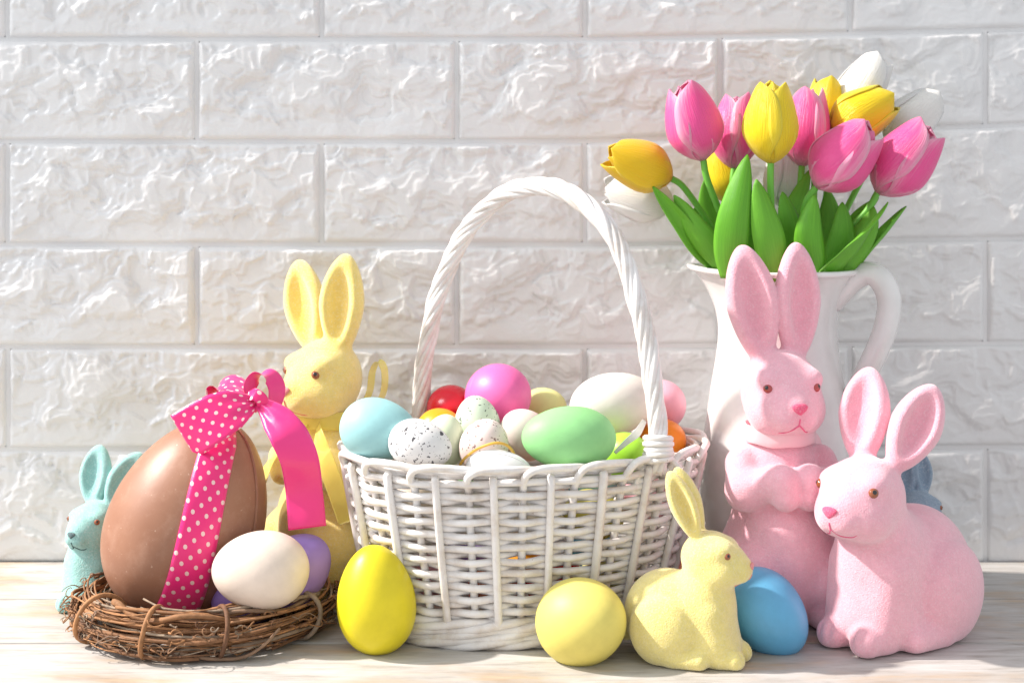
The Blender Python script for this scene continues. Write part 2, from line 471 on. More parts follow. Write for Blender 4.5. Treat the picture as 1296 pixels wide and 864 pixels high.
# ------------------------------------------------------------------ the setting: brick wall and table
def wall():
    root = mesh('wall', [(-46, 0.62, -1.5), (46, 0.62, -1.5), (46, 0.62, 48), (-46, 0.62, 48),
                         (-46, 3.0, -1.5), (46, 3.0, -1.5), (46, 3.0, 48), (-46, 3.0, 48)],
                [(0, 1, 2, 3), (5, 4, 7, 6), (4, 0, 3, 7), (1, 5, 6, 2), (3, 2, 6, 7), (4, 5, 1, 0)], WALL, smooth=False)
    tag(root, 'white embossed brick panel wall behind the table', kind='structure')
    # course lines: height of each joint at the left half and at the far right (the right panel hangs a little askew)
    L = [(-82, -96), (48, 35), (178, 156), (309, 301), (439, 434), (569, 566), (716, 716)]
    def zline(k, px):
        a, b = L[k]
        t = min(max((px - 740) / 556.0, 0), 1.35)
        return CH - ((a + (b - a) * t) - HY) / 18.0
    X = lambda px: (px - 648) / 18.0
    for k in range(6):
        if k % 2 == 0: cuts = [-176, 5, 405, 740, 1078, 1420, 1472]
        else: cuts = [-176, -85, 246, 577, 912, 1250, 1472]
        if k == 4: cuts[1] = 6
        for c in range(len(cuts) - 1):
            x0, x1 = cuts[c], cuts[c + 1]
            gx = 0.17
            far = x0 > 700
            gz_top, gz_bot = 0.20, 0.06 if far else 0.10
            nx = max(8, int((x1 - x0) / 2.1)); nz = 66
            u, v = np.meshgrid(np.linspace(0, 1, nx), np.linspace(0, 1, nz))
            xa = X(x0) + gx; xb = X(x1) - gx * 0.6
            x = xa + u * (xb - xa)
            zt = np.array([zline(k, 648 + 18 * q) for q in x[0]]) - gz_top
            zb = np.array([zline(k + 1, 648 + 18 * q) for q in x[0]]) + gz_bot
            z = zb[None, :] + v * (zt - zb)[None, :]
            seed = 100 * k + 7 * c + 3
            # chipped stone: warped terraces, thin ridges, scalloped top edge
            wx = x + 1.1 * fbm(x * 0.42, z * 0.42, seed + 1, 2); wz = z + 0.9 * fbm(x * 0.42, z * 0.46, seed + 2, 2)
            n = fbm(wx * 0.25, wz * 0.36, seed + 3, 3, 0.42) * 2.3 + 0.3 * u
            t = n * 2.3; ft = t - np.floor(t)
            terr = (np.floor(t) + sstep(0.36, 0.64, ft)) / 2.3
            rid = 1 - np.abs(fbm(wx * 0.40 + 5, wz * 0.50, seed + 5, 2)) * 3.0
            rid = np.clip(rid, 0, 1) ** 5
            rid2 = np.clip(1 - np.abs(fbm(wx * 1.15, wz * 1.0, seed + 9, 3)) * 3.0, 0, 1) ** 4
            scal = fbm(x * 1.3, z * 0.25, seed + 11, 3) * sstep(0.62, 0.95, v)
            low = sstep(0.20, 0.26, v + 0.10 * fbm(x * 0.5, z * 0.1 + 3, seed + 15, 3) * 2)   # worn lower strip
            grain = fbm(x * 3.1, z * 3.1, seed + 21, 3)
            h = 0.10 + 0.52 * terr * (0.35 + 0.65 * low) + (0.20 * rid + 0.02 * rid2) * (0.3 + 0.7 * low) + 0.22 * scal + 0.022 * grain
            h += 0.15 * low
            h = 0.95 * np.tanh((h + 0.1) / 0.95) - 0.1
            amp = 0.48 if far else 0.62
            # rounded edge of the brick
            ex = np.minimum(u * (xb - xa), (1 - u) * (xb - xa)); ez = np.minimum(v, 1 - v) * (zt - zb)[None, :]
            e = np.minimum(ex, ez)
            edge = sstep(0.0, 0.34, e)
            edge2 = np.sqrt(np.clip(1 - (1 - np.clip(e / 0.22, 0, 1)) ** 2, 0, 1))
            y = 0.62 - 0.20 * edge2 - (h * amp) * edge
            V = np.stack([x, y, z], -1).reshape(-1, 3)
            Fc = []
            for j in range(nz - 1):
                for i in range(nx - 1):
                    a = j * nx + i
                    Fc.append((a, a + 1, a + nx + 1, a + nx))
            mesh('brick', V, Fc, WALL, root)
wall()

def table():
    root = mesh('table_top', [(-48, -48, -2.6), (48, -48, -2.6), (48, 0.4, -2.6), (-48, 0.4, -2.6),
                              (-48, -48, -1.62), (48, -48, -1.62), (48, 0.4, -1.62), (-48, 0.4, -1.62)],
                [(3, 2, 1, 0), (4, 5, 6, 7), (0, 1, 5, 4), (1, 2, 6, 5), (2, 3, 7, 6), (3, 0, 4, 7)], WOOD, smooth=False)
    tag(root, 'white washed wooden plank table top under the easter display', kind='structure')
    edges = [0.35, -8.5, -17.1, -25.7, -34.3, -42.9, -48]
    for k, (y1, y0) in enumerate(zip(edges[:-1], edges[1:])):
        g = 0.075; b = 0.15
        ya, yb = y0 + g, y1 - g
        n = 90
        xs = np.linspace(-48, 48, n)
        prof = [(ya, -1.6), (ya, -b), (ya + b * 0.4, -b * 0.25), (ya + b * 1.4, 0.0)]
        m_ = 10
        prof += [(ya + b * 1.4 + (yb - ya - 2.8 * b) * t / m_, 0.0) for t in range(1, m_)]
        prof += [(yb - b * 1.4, 0.0), (yb - b * 0.4, -b * 0.25), (yb, -b), (yb, -1.6)]
        V = []
        for i, x in enumerate(xs):
            for j, (y, z) in enumerate(prof):
                wob = 0.035 * float(gnoise(np.array([x * 0.22]), np.array([k * 5.3 + (0.0 if j < len(prof) / 2 else 9.0)]), 5)[0]) if j in (1, 2, len(prof) - 2, len(prof) - 3) else 0
                V.append((x, y + wob, z))
        q = len(prof); Fc = []
        for i in range(n - 1):
            for j in range(q - 1):
                a = i * q + j
                Fc.append((a, a + q, a + q + 1, a + 1))
        mesh('plank', V, Fc, WOOD, root, smooth=False)
table()

# ------------------------------------------------------------------ smooth bodies from blended volumes
def v3(*a): return np.array(a, dtype=np.float64)
def sd_ell(P, c, r, R=None):
    q = P - v3(*c)
    if R is not None: q = q @ R            # columns of R are the ellipsoid's axes
    r = v3(*r)
    k0 = np.linalg.norm(q / r, axis=-1); k1 = np.linalg.norm(q / (r * r), axis=-1) + 1e-9
    return k0 * (k0 - 1) / k1
def sd_cone(P, a, b, ra, rb):
    a, b = v3(*a), v3(*b)
    ba = b - a; pa = P - a
    h = np.clip((pa @ ba) / ba.dot(ba), 0, 1)
    return np.linalg.norm(pa - h[..., None] * ba, axis=-1) - (ra + (rb - ra) * h)
def smin(a, b, k):
    h = np.clip(k - np.abs(a - b), 0, None) / k
    return np.minimum(a, b) - h * h * k * 0.25
def smax(a, b, k): return -smin(-a, -b, k)
def frame(wv, nv):
    wv = v3(*wv); wv = wv / np.linalg.norm(wv)
    nv = v3(*nv); nv = nv - wv * nv.dot(wv); nv /= np.linalg.norm(nv)
    return np.stack([np.cross(nv, wv), nv, wv], 1)

def surface(f, lo, hi, h):
    """naive surface nets on a regular grid"""
    lo, hi = v3(*lo), v3(*hi)
    n = np.ceil((hi - lo) / h).astype(int) + 1
    ax = [lo[i] + h * np.arange(n[i]) for i in range(3)]
    st = 4                       # coarse pass first, fine values only near the skin
    nc = [int(math.ceil((m - 1) / st)) + 1 for m in n]
    Gc = np.stack(np.meshgrid(*[lo[i] + h * st * np.arange(nc[i]) for i in range(3)], indexing='ij'), -1)
    Dc = f(Gc)
    near = np.abs(Dc) < h * st * 2.2
    near = np.repeat(np.repeat(np.repeat(near, st, 0), st, 1), st, 2)
    o_ = st // 2
    near = np.pad(near, ((0, st), (0, st), (0, st)), mode='edge')[o_:o_ + n[0], o_:o_ + n[1], o_:o_ + n[2]]
    D = np.repeat(np.repeat(np.repeat(Dc, st, 0), st, 1), st, 2)
    D = np.pad(D, ((0, st), (0, st), (0, st)), mode='edge')[o_:o_ + n[0], o_:o_ + n[1], o_:o_ + n[2]].copy()
    ii = np.stack(np.nonzero(near), -1)
    D[tuple(ii.T)] = f(np.stack([ax[k][ii[:, k]] for k in range(3)], -1))
    sgn = D < 0
    cells = tuple(m - 1 for m in n)
    acc = np.zeros(cells + (3,)); cnt = np.zeros(cells)
    def sub(A, o): return A[o[0]:o[0] + cells[0], o[1]:o[1] + cells[1], o[2]:o[2] + cells[2]]
    for axn in range(3):
        o1, o2 = [(axn + 1) % 3, (axn + 2) % 3]
        for p in (0, 1):
            for q in (0, 1):
                a = [0, 0, 0]; a[o1] = p; a[o2] = q
                b = list(a); b[axn] = 1
                da, db = sub(D, a), sub(D, b)
                cr = (da < 0) != (db < 0)
                t = np.where(cr, da / (da - db + 1e-12), 0)
                pt = np.zeros(cells + (3,)); pt[..., o1] = p; pt[..., o2] = q; pt[..., axn] = t
                acc += pt * cr[..., None]; cnt += cr
    act = cnt > 0
    idx = -np.ones(cells, dtype=np.int64); idx[act] = np.arange(act.sum())
    base = np.stack(np.nonzero(act), -1)
    V = lo + h * (base + acc[act] / cnt[act][:, None])
    quads = []
    for axn in range(3):
        o1, o2 = [(axn + 1) % 3, (axn + 2) % 3]
        sl = [slice(0, m) for m in n]; s2 = [slice(0, m) for m in n]
        sl[axn] = slice(0, n[axn] - 1); s2[axn] = slice(1, n[axn])
        sa, sb = sgn[tuple(sl)], sgn[tuple(s2)]
        e = np.stack(np.nonzero(sa != sb), -1)
        e = e[(e[:, o1] > 0) & (e[:, o2] > 0) & (e[:, o1] < n[o1] - 1) & (e[:, o2] < n[o2] - 1)]
        ins = sa[tuple(e.T)]
        c = []
        for p, q in ((1, 1), (0, 1), (0, 0), (1, 0)):
            k = e.copy(); k[:, o1] -= p; k[:, o2] -= q
            c.append(idx[tuple(k.T)])
        Q = np.stack(c, -1); Q[~ins] = Q[~ins][:, ::-1]
        quads.append(Q)
    Q = np.concatenate(quads)
    # pull the vertices onto the surface
    for _ in range(2):
        d0 = f(V); eps = h * 0.25; g = np.zeros_like(V)
        for i in range(3):
            dv = np.zeros(3); dv[i] = eps
            g[:, i] = (f(V + dv) - f(V - dv)) / (2 * eps)
        V = V - 0.8 * g * (d0 / (np.sum(g * g, 1) + 1e-6))[:, None].clip(-h, h)
    return V, Q

def on_surface(f, p, dirv):
    """march from p along dirv until the surface"""
    p = v3(*p); d = v3(*dirv); d /= np.linalg.norm(d)
    t = 0.0
    for _ in range(80):
        s = float(f((p + d * t)[None])[0]); t += 0.7 * s
        if abs(s) < 1e-3: break
    return p + d * t

def body_mesh(f, lo, hi, h, mat, parent, tint):
    V, Q = surface(f, lo, hi, h)
    o = mesh('body', V, Q, mat, parent)
    a = o.data.attributes.new('tint', 'FLOAT', 'POINT')
    a.data.foreach_set('value', np.clip(tint(V), 0, 1).astype(np.float32))
    return o

def uvball(n=20, m=12):
    prof = [(math.sin(math.pi * i / m), -math.cos(math.pi * i / m)) for i in range(m + 1)]
    prof[0] = (0, -1.0); prof[-1] = (0, 1.0)
    return lathe(prof, n)
BALL = uvball()

def face_parts(root, f, hc, nose, eyes, mouth, eye_r, eye_mat, nose_mat, mouth_mat, nose_r):
    """eyes, nose and mouth laid on the surface of the head. hc: head centre"""
    for e in eyes:
        d = v3(*e); d = d / np.linalg.norm(d)
        s = on_surface(f, v3(*hc) + d * 6, -d)
        c = s - d * eye_r * 0.45
        V = np.array(BALL[0]) * eye_r
        ey = mesh('eye', V + c, BALL[1], eye_mat, root)
        pv = np.array(BALL[0]) * eye_r * 0.60
        mesh('pupil', pv + c + d * eye_r * 0.47, BALL[1], PUP, ey)
    d = v3(*nose[1]); d = d / np.linalg.norm(d)
    s = on_surface(f, v3(*nose[0]) + d * 4, -d)
    # nose: a small rounded triangle, tipped on its point
    R = frame((0, 0, 1), d)
    V = []
    for v in BALL[0]:
        x, y, z = v
        wx = nose_r * (1.0 + 0.55 * z) * 1.05
        V.append(s + R @ np.array([x * wx, y * nose_r * 0.42, z * nose_r * 0.85]) - d * nose_r * 0.12)
    mesh('nose', V, BALL[1], nose_mat, root)
    lines = []
    for k, path in enumerate(mouth):
        pts = []
        for q in path:
            pp = s + R @ np.array([q[0], 2.2, q[1]])
            pts.append(on_surface(f, pp, -d) + d * 0.012)
        lines.append(spline(pts, 16))
    for P in lines:
        rr = 0.052 * np.interp(np.linspace(0, 1, 16), [0, 0.25, 0.8, 1], [0.9, 1.0, 0.85, 0.3]) * (nose_r / 0.42)
        tube('mouth', P, rr, mouth_mat, root, 6)

def collar(root, c, rx, ry, h, mat, tilt=0.0):
    n = 60; V = []; Fc = []; U = []
    prof = [(-0.5, 0.00), (-0.46, 0.03), (-0.2, 0.07), (0.1, 0.07), (0.46, 0.05), (0.5, 0.00), (0.46, -0.04), (-0.46, -0.04)]
    for i in range(n):
        a = 2 * math.pi * i / n
        for (zz, o) in prof:
            wob = 0.05 * math.sin(3 * a + zz * 4) + 0.03 * math.sin(7 * a + 1)
            V.append((c[0] + (rx + o + wob * 0.6) * math.cos(a), c[1] + (ry + o + wob * 0.6) * math.sin(a), c[2] + zz * h + wob + tilt * math.sin(a)))
            U.append((zz * h, a * rx))
    q = len(prof)
    for i in range(n):
        for j in range(q):
            Fc.append((i * q + j, ((i + 1) % n) * q + j, ((i + 1) % n) * q + (j + 1) % q, i * q + (j + 1) % q))
    return mesh('ribbon_collar', V, Fc, mat, root, uv=U)

def rotz(a):
    c, s = math.cos(a), math.sin(a)
    return np.array([[c, -s, 0], [s, c, 0], [0, 0, 1.0]])

def ear_fields(ears):
    out = []
    for (b, t, wd, th, face) in ears:
        b, t = v3(*b), v3(*t)
        L = np.linalg.norm(t - b); R = frame(t - b, face)
        out.append((b, t, wd, th, L, R))
    return out
def ear_sd(P, E):
    b, t, wd, th, L, R = E
    q = (P - (b + t) / 2) @ R
    # leaf outline: widest above the middle, drawn in towards the root
    w_ = np.clip(q[..., 2] / (L / 2), -1.2, 1.2)
    k = 1.0 - 0.22 * np.clip(-w_, 0, 1.2) - 0.17 * np.clip(w_, 0, 1.2) ** 2
    bend = 0.10 * L * (w_ * w_ - 0.3) * 0.35
    qq = np.stack([q[..., 0] / k, q[..., 1] + bend, q[..., 2]], -1)
    o = sd_ell(qq, (0, 0, 0), (wd, th, L / 2))
    g = sd_ell(qq, (0, th * 1.08, 0.02 * L), (wd * 0.58, th * 1.12, L * 0.385))
    return smax(o, -g, 0.28 * wd)

def standing_rabbit(root, mat, deep_mouth, nose_mat, eye_mat, head_yaw=0.0, ears=None, h=0.12):
    Rh = rotz(head_yaw); pv = v3(0, 0.2, 0)
    toh = lambda P: (P - pv) @ Rh + pv             # world -> head frame
    E = ear_fields(ears)
    def head(P):
        q = toh(P)
        d = sd_ell(q, (0, -0.1, 14.0), (2.42, 2.35, 2.55))
        d = smin(d, sd_ell(q, (0, -1.55, 13.15), (1.65, 1.75, 1.45)), 1.0)
        for s in (-1, 1):
            d = smin(d, sd_ell(q, (s * 0.95, -1.15, 12.95), (1.35, 1.3, 1.3)), 0.8)
            d = smin(d, sd_ell(q, (s * 0.52, -2.75, 12.80), (0.72, 0.62, 0.66)), 0.45)
            d = smin(d, sd_ell(q, (s * 1.35, -1.55, 15.0), (0.75, 0.7, 0.55)), 0.6)
        d = smin(d, sd_ell(q, (0, -2.95, 13.45), (0.62, 0.5, 0.55)), 0.5)
        e = None
        for k in E:
            s = ear_sd(q, k); e = s if e is None else np.minimum(e, s)
        return smin(d, e, 0.55)
    def f(P):
        d = sd_ell(P, (0, 0.4, 3.4), (3.75, 3.35, 4.1))
        d = smin(d, sd_ell(P, (0, 0.2, 7.8), (2.75, 2.45, 3.9)), 1.2)
        d = smin(d, sd_cone(P, (0, 0.1, 10.2), (0, 0, 12.6), 1.85, 1.65), 0.8)
        d = smin(d, sd_ell(P, (0, -1.1, 5.2), (2.5, 2.2, 2.7)), 0.9)
        d = smin(d, sd_ell(P, (0, 3.6, 1.9), (1.1, 1.0, 1.1)), 0.4)
        for s in (-1, 1):
            arm = sd_cone(P, (s * 2.45, -0.2, 9.7), (s * 2.65, -1.3, 8.3), 1.05, 1.12)
            arm = smin(arm, sd_cone(P, (s * 2.65, -1.3, 8.3), (s * 0.95, -2.75, 9.05), 1.08, 0.92), 0.5)
            arm = smin(arm, sd_cone(P, (s * 0.85, -2.75, 9.1), (s * 0.72, -3.05, 8.2), 0.92, 0.82), 0.5)
            d = smin(d, arm, 0.42)
            th = sd_ell(P, (s * 2.35, -1.2, 2.9), (1.75, 2.3, 2.7))
            d = smin(d, th, 0.5)
            d = smin(d, sd_cone(P, (s * 1.95, -1.8, 0.85), (s * 2.1, -4.0, 0.72), 0.9, 0.82), 0.4)
        d = smin(d, head(P), 0.45)
        return smax(d, -P[..., 2] + 0.0, 0.25)
    nose_c = Rh @ (v3(0, -2.6, 13.35) - pv) + pv
    nd = Rh @ v3(0, -1, 0.12)
    def tint(V):
        q = toh(V)
        t = 0.75 * np.exp(-np.sum((V - (nose_c + Rh @ v3(0, -0.8, -0.1))) ** 2, 1) / 0.5)
        for (b, tp, wd, th, L, R) in E:
            qe = (q - (b + tp) / 2) @ R
            ins = np.exp(-(qe[:, 0] / (wd * 0.55)) ** 2 - (qe[:, 2] / (L * 0.40)) ** 4) * sstep(-0.1, 0.5, qe[:, 1] / th + 0.25)
            t = np.maximum(t, 0.55 * ins)
        return t
    body_mesh(f, (-5.2, -5.6, -0.3), (5.2, 5.4, 24.0), h, mat, root, tint)
    hc = Rh @ (v3(0, -0.3, 13.9) - pv) + pv
    eyes = [Rh @ v3(s * 1.45, -1.75, 0.62) for s in (-1, 1)]
    mo = [[(0, -0.3), (0, -0.62), (0.02, -0.78)], [(0, -0.66), (0.30, -0.92), (0.62, -1.10), (0.92, -1.16)], [(0, -0.66), (-0.30, -0.92), (-0.62, -1.10), (-0.92, -1.16)]]
    face_parts(root, f, hc, (nose_c, nd), eyes, mo, 0.30, eye_mat, nose_mat, deep_mouth, 0.42)

def sitting_rabbit(root, mat, deep_mouth, nose_mat, eye_mat, ears, sc=1.0, head_yaw=0.0, head_off=(0, 0, 0), h=0.12):
    Rh = rotz(head_yaw); pv = v3(0, -2.6, 0); ho = v3(*head_off)
    toh = lambda P: (P - ho - pv) @ Rh + pv
    E = ear_fields(ears)
    def f0(P):
        d = sd_ell(P, (0, 1.5, 3.5), (3.3, 3.95, 4.0))
        d = smin(d, sd_ell(P, (0, -0.9, 1.4), (2.75, 3.9, 2.0)), 0.8)
        ch = sd_ell(P, (0, -2.0, 4.0), (2.55, 2.45, 4.2))
        d = smin(d, ch, 1.5)
        d = smin(d, sd_cone(P, (0, -1.6, 5.5), (ho[0] * 0.6, -2.3 + ho[1] * 0.6, 8.0 + ho[2] * 0.6), 2.2, 1.9), 0.9)
        d = smin(d, sd_ell(P, (0, 5.4, 2.0), (1.15, 1.1, 1.15)), 0.4)
        for s in (-1, 1):
            d = smin(d, sd_ell(P, (s * 2.75, 1.4, 2.9), (1.35, 2.75, 2.95)), 0.32)
            leg = sd_cone(P, (s * 1.35, -2.6, 4.4), (s * 1.2, -3.4, 1.0), 1.25, 1.1)
            d = smin(d, leg, 0.5)
            d = smin(d, sd_cone(P, (s * 1.1, -3.3, 0.85), (s * 1.15, -4.6, 0.80), 1.05, 0.92), 0.4)
            d = smin(d, sd_cone(P, (s * 2.55, 0.2, 0.8), (s * 2.5, -1.9, 0.78), 1.05, 0.85), 0.4)
            for k in (-0.33, 0.33):     # toes
                d = smax(d, -sd_cone(P, (s * 1.13 + k, -5.72, 0.35), (s * 1.13 + k, -5.15, 1.55), 0.10, 0.08), 0.22)
        q = toh(P)
        hd = sd_ell(q, (0, -2.5, 9.1), (2.25, 2.55, 2.25))
        hd = smin(hd, sd_ell(q, (0, -4.2, 8.45), (1.50, 1.75, 1.40)), 1.1)
        for s in (-1, 1):
            hd = smin(hd, sd_ell(q, (s * 1.1, -3.6, 8.0), (1.15, 1.3, 1.15)), 0.8)
            hd = smin(hd, sd_ell(q, (s * 0.48, -5.30, 8.05), (0.66, 0.66, 0.62)), 0.5)
            hd = smin(hd, sd_ell(q, (s * 1.35, -3.6, 10.0), (0.7, 0.8, 0.55)), 0.7)
        hd = smin(hd, sd_ell(q, (0, -5.45, 8.6), (0.6, 0.5, 0.5)), 0.5)
        e = None
        for k in E:
            t = ear_sd(q, k); e = t if e is None else np.minimum(e, t)
        hd = smin(hd, e, 0.5)
        d = smin(d, hd, 0.55)
        return smax(d, -P[..., 2], 0.25)
    f = lambda P: f0(P / sc) * sc
    nose_c = Rh @ (v3(0, -5.2, 8.55) - pv) + pv + ho
    nd = Rh @ v3(0, -1, 0.12)
    def tint(V):
        V = V / sc
        q = toh(V)
        t = 0.75 * np.exp(-np.sum((V - (nose_c + Rh @ v3(0, -0.7, -0.1))) ** 2, 1) / 0.45)
        for (b, tp, wd, th, L, R) in E:
            qe = (q - (b + tp) / 2) @ R
            ins = np.exp(-(qe[:, 0] / (wd * 0.55)) ** 2 - (qe[:, 2] / (L * 0.40)) ** 4) * sstep(-0.1, 0.5, qe[:, 1] / th + 0.25)
            t = np.maximum(t, 0.55 * ins)
        return t
    body_mesh(f, (-5.6 * sc, -8.2 * sc, -0.3), (5.6 * sc, 7.6 * sc, 17.6 * sc), h, mat, root, tint)
    hc = (Rh @ (v3(0, -2.9, 9.0) - pv) + pv + ho) * sc
    eyes = [Rh @ v3(s * 1.62, -1.30, 0.72) for s in (-1, 1)]
    mo = [[(0, -0.28), (0, -0.58), (0.02, -0.72)], [(0, -0.66), (0.36, -0.98), (0.8, -1.02), (1.15, -0.85)], [(0, -0.66), (-0.36, -0.98), (-0.8, -1.02), (-1.15, -0.85)]]
    mo = [[(x * sc, z * sc) for x, z in p] for p in mo]
    face_parts(root, f, hc, (nose_c * sc, nd), eyes, mo, 0.31 * sc, eye_mat, nose_mat, deep_mouth, 0.40 * sc)

PINK = m_flock('pink_flock', (0.92, 0.47, 0.56, 1), (0.86, 0.33, 0.43, 1))
YEL = m_flock('pale_yellow_flock', (0.93, 0.74, 0.23, 1), (0.88, 0.58, 0.08, 1))
YEL2 = m_flock('lemon_flock', (0.86, 0.74, 0.26, 1), (0.78, 0.55, 0.12, 1))
TEAL = m_flock('mint_flock', (0.31, 0.58, 0.55, 1), (0.22, 0.46, 0.44, 1), 0.45)
GREY = m_flock('dusty_blue_flock', (0.27, 0.36, 0.46, 1), (0.20, 0.29, 0.39, 1), 0.4)
N_PINK = m_flock('rose_nose_flock', (0.85, 0.13, 0.25, 1), (0.85, 0.13, 0.25, 1), 0.3)
N_PEACH = m_flock('peach_nose_flock', (0.88, 0.33, 0.33, 1), (0.88, 0.33, 0.33, 1), 0.3)
N_GREY = m_flock('grey_nose_flock', (0.10, 0.16, 0.17, 1), (0.1, 0.16, 0.17, 1), 0.2)
L_PINK = m_plain('rose_mouth_paint', (0.85, 0.17, 0.31, 1), 0.8, 0.2)
L_PEACH = m_plain('coral_mouth_paint', (0.85, 0.27, 0.24, 1), 0.8, 0.2)
L_GREY = m_plain('grey_mouth_paint', (0.07, 0.12, 0.13, 1), 0.8, 0.2)
S_PINK = m_satin('pale_pink_satin', (0.90, 0.55, 0.60, 1))
S_YEL = m_satin('pale_yellow_satin', (0.92, 0.80, 0.16, 1), rough=0.32, alpha=0.45)
R = math.radians

def g(px, d, ):           # floor point under a column
    return ((px - 648) * d / F, d - CD, 0.0)

# standing pink rabbit in front of the jug
b = thing('rabbit_figurine', g(987, 87.0), R(9), 'tall pink flocked rabbit standing with folded paws and satin neck ribbon', 'rabbit figurine')
standing_rabbit(b, PINK, L_PINK, N_PINK, REDEYE, 0.0, [((-0.95, 0.25, 15.6), (-2.30, 0.35, 22.95), 1.62, 0.85, (-0.15, -1, 0)), ((1.15, 0.25, 15.6), (1.25, 0.35, 23.1), 1.55, 0.85, (0.15, -1, 0))])
collar(b, (0, -0.05, 11.55), 2.12, 2.12, 1.15, S_PINK)
ribbon('ribbon_loop', [(2.0, 1.2, 11.7), (2.5, 1.5, 13.0), (2.35, 1.6, 14.6), (2.75, 1.7, 14.4), (2.85, 1.6, 12.8), (2.2, 1.4, 11.6)], [(0.3, 1, 0.2)] * 6, 0.9, S_PINK, b)
ribbon('ribbon_tail', [(2.0, 1.3, 11.7), (2.7, 1.2, 11.0), (2.9, 1.0, 9.6), (2.75, 0.9, 8.0)], [(0.6, 0.8, 0.3), (0.8, 0.6, 0), (1, 0.5, 0), (1, 0.4, 0)], 0.9, S_PINK, b)

# standing yellow rabbit behind the chocolate egg
b = thing('rabbit_figurine', g(414, 93.0), R(-44), 'tall yellow flocked rabbit standing between chocolate egg and basket', 'rabbit figurine')
standing_rabbit(b, YEL, L_PEACH, N_PEACH, EYE, 0.0, [((-1.6, 0.3, 15.3), (-4.15, 0.7, 21.5), 1.55, 0.9, (0.45, -1, 0)), ((0.8, 0.3, 15.4), (1.25, 0.5, 22.1), 1.55, 0.9, (0.55, -1, 0))])
collar(b, (0, -0.05, 11.45), 2.12, 2.12, 1.1, S_YEL)
ribbon('ribbon_loop', [(1.7, 1.2, 11.7), (2.0, 1.9, 13.0), (2.1, 2.1, 14.4), (2.35, 2.4, 15.0), (2.6, 2.7, 14.4), (2.5, 2.6, 12.8), (1.9, 1.7, 11.5)], [(0.0, 0.95, 0.2)] * 7, 0.6, S_YEL, b)
ribbon('ribbon_tail', [(1.3, -1.75, 11.3), (2.2, -2.4, 10.6), (3.2, -2.5, 9.0), (3.9, -2.2, 7.2), (4.3, -1.8, 5.6)], [(0.3, 0.3, 1), (0.5, 0.3, 0.8), (0.8, 0.5, 0.4), (0.8, 0.6, 0.2), (0.8, 0.6, 0)], [0.5, 1.0, 1.2, 1.2, 1.2], S_YEL, b)
ribbon('ribbon_tail', [(0.6, -2.0, 11.2), (0.3, -2.9, 10.4), (-0.6, -4.0, 9.0), (-1.6, -4.4, 7.0), (-2.6, -4.5, 5.2)], [(0.6, 0.2, 0.8), (0.7, 0.2, 0.6), (0.8, 0, 0.5), (1, 0, 0.4), (1, 0, 0.2)], [0.5, 0.9, 1.1, 1.1, 1.1], S_YEL, b)

# large sitting pink rabbit
b = thing('rabbit_figurine', g(1135, 84.3), R(-50), 'large pink flocked rabbit sitting beside the blue egg', 'rabbit figurine')
sitting_rabbit(b, PINK, L_PINK, N_PINK, EYE, [((-0.75, -1.7, 10.6), (-1.55, 0.5, 16.1), 1.55, 0.95, (0.25, -1, 0.1)), ((1.25, -1.3, 10.5), (2.35, 1.4, 15.3), 1.52, 0.95, (0.75, -0.8, 0.1))], 1.0, R(4), (0.0, -0.7, -0.35))

# small sitting yellow rabbit at the front
b = thing('rabbit_figurine', g(868, 80.3), R(66), 'small lemon yellow flocked rabbit sitting in profile before the basket', 'rabbit figurine')
sitting_rabbit(b, YEL2, L_PEACH, N_PEACH, EYE, [((-0.85, -1.6, 10.6), (-0.95, 0.9, 16.4), 1.15, 0.78, (-1, -0.35, 0.1)), ((0.75, -1.5, 10.6), (0.60, 0.65, 16.5), 1.15, 0.78, (0.9, 0.25, 0.1))], 0.655, R(4), (0, 0.3, -0.2), 0.085)

# small mint rabbit and small blue one at the back
b = thing('rabbit_figurine', g(133, 91.0), R(-24), 'small mint green flocked rabbit peeking from behind chocolate egg', 'rabbit figurine')
sitting_rabbit(b, TEAL, L_GREY, N_GREY, EYE, [((-0.95, -1.8, 10.4), (-1.3, -0.4, 16.6), 1.85, 0.95, (0.1, -1, 0)), ((1.0, -1.7, 10.4), (3.5, 0.3, 16.0), 1.8, 0.9, (0.3, -1, 0))], 0.625, R(0), (0, 1.0, -0.8), 0.085)
b = thing('rabbit_figurine', g(1160, 95.0), R(8), 'small dusty blue flocked rabbit half hidden behind large pink rabbit', 'rabbit figurine')
sitting_rabbit(b, GREY, L_GREY, N_GREY, EYE, [((-1.2, -1.6, 10.4), (-1.5, -0.4, 15.6), 1.5, 0.75, (-0.2, -1, 0)), ((0.8, -1.6, 10.4), (0.9, -0.4, 15.8), 1.5, 0.75, (0.2, -1, 0))], 0.565, R(0), (0, 1.6, -0.3), 0.085)

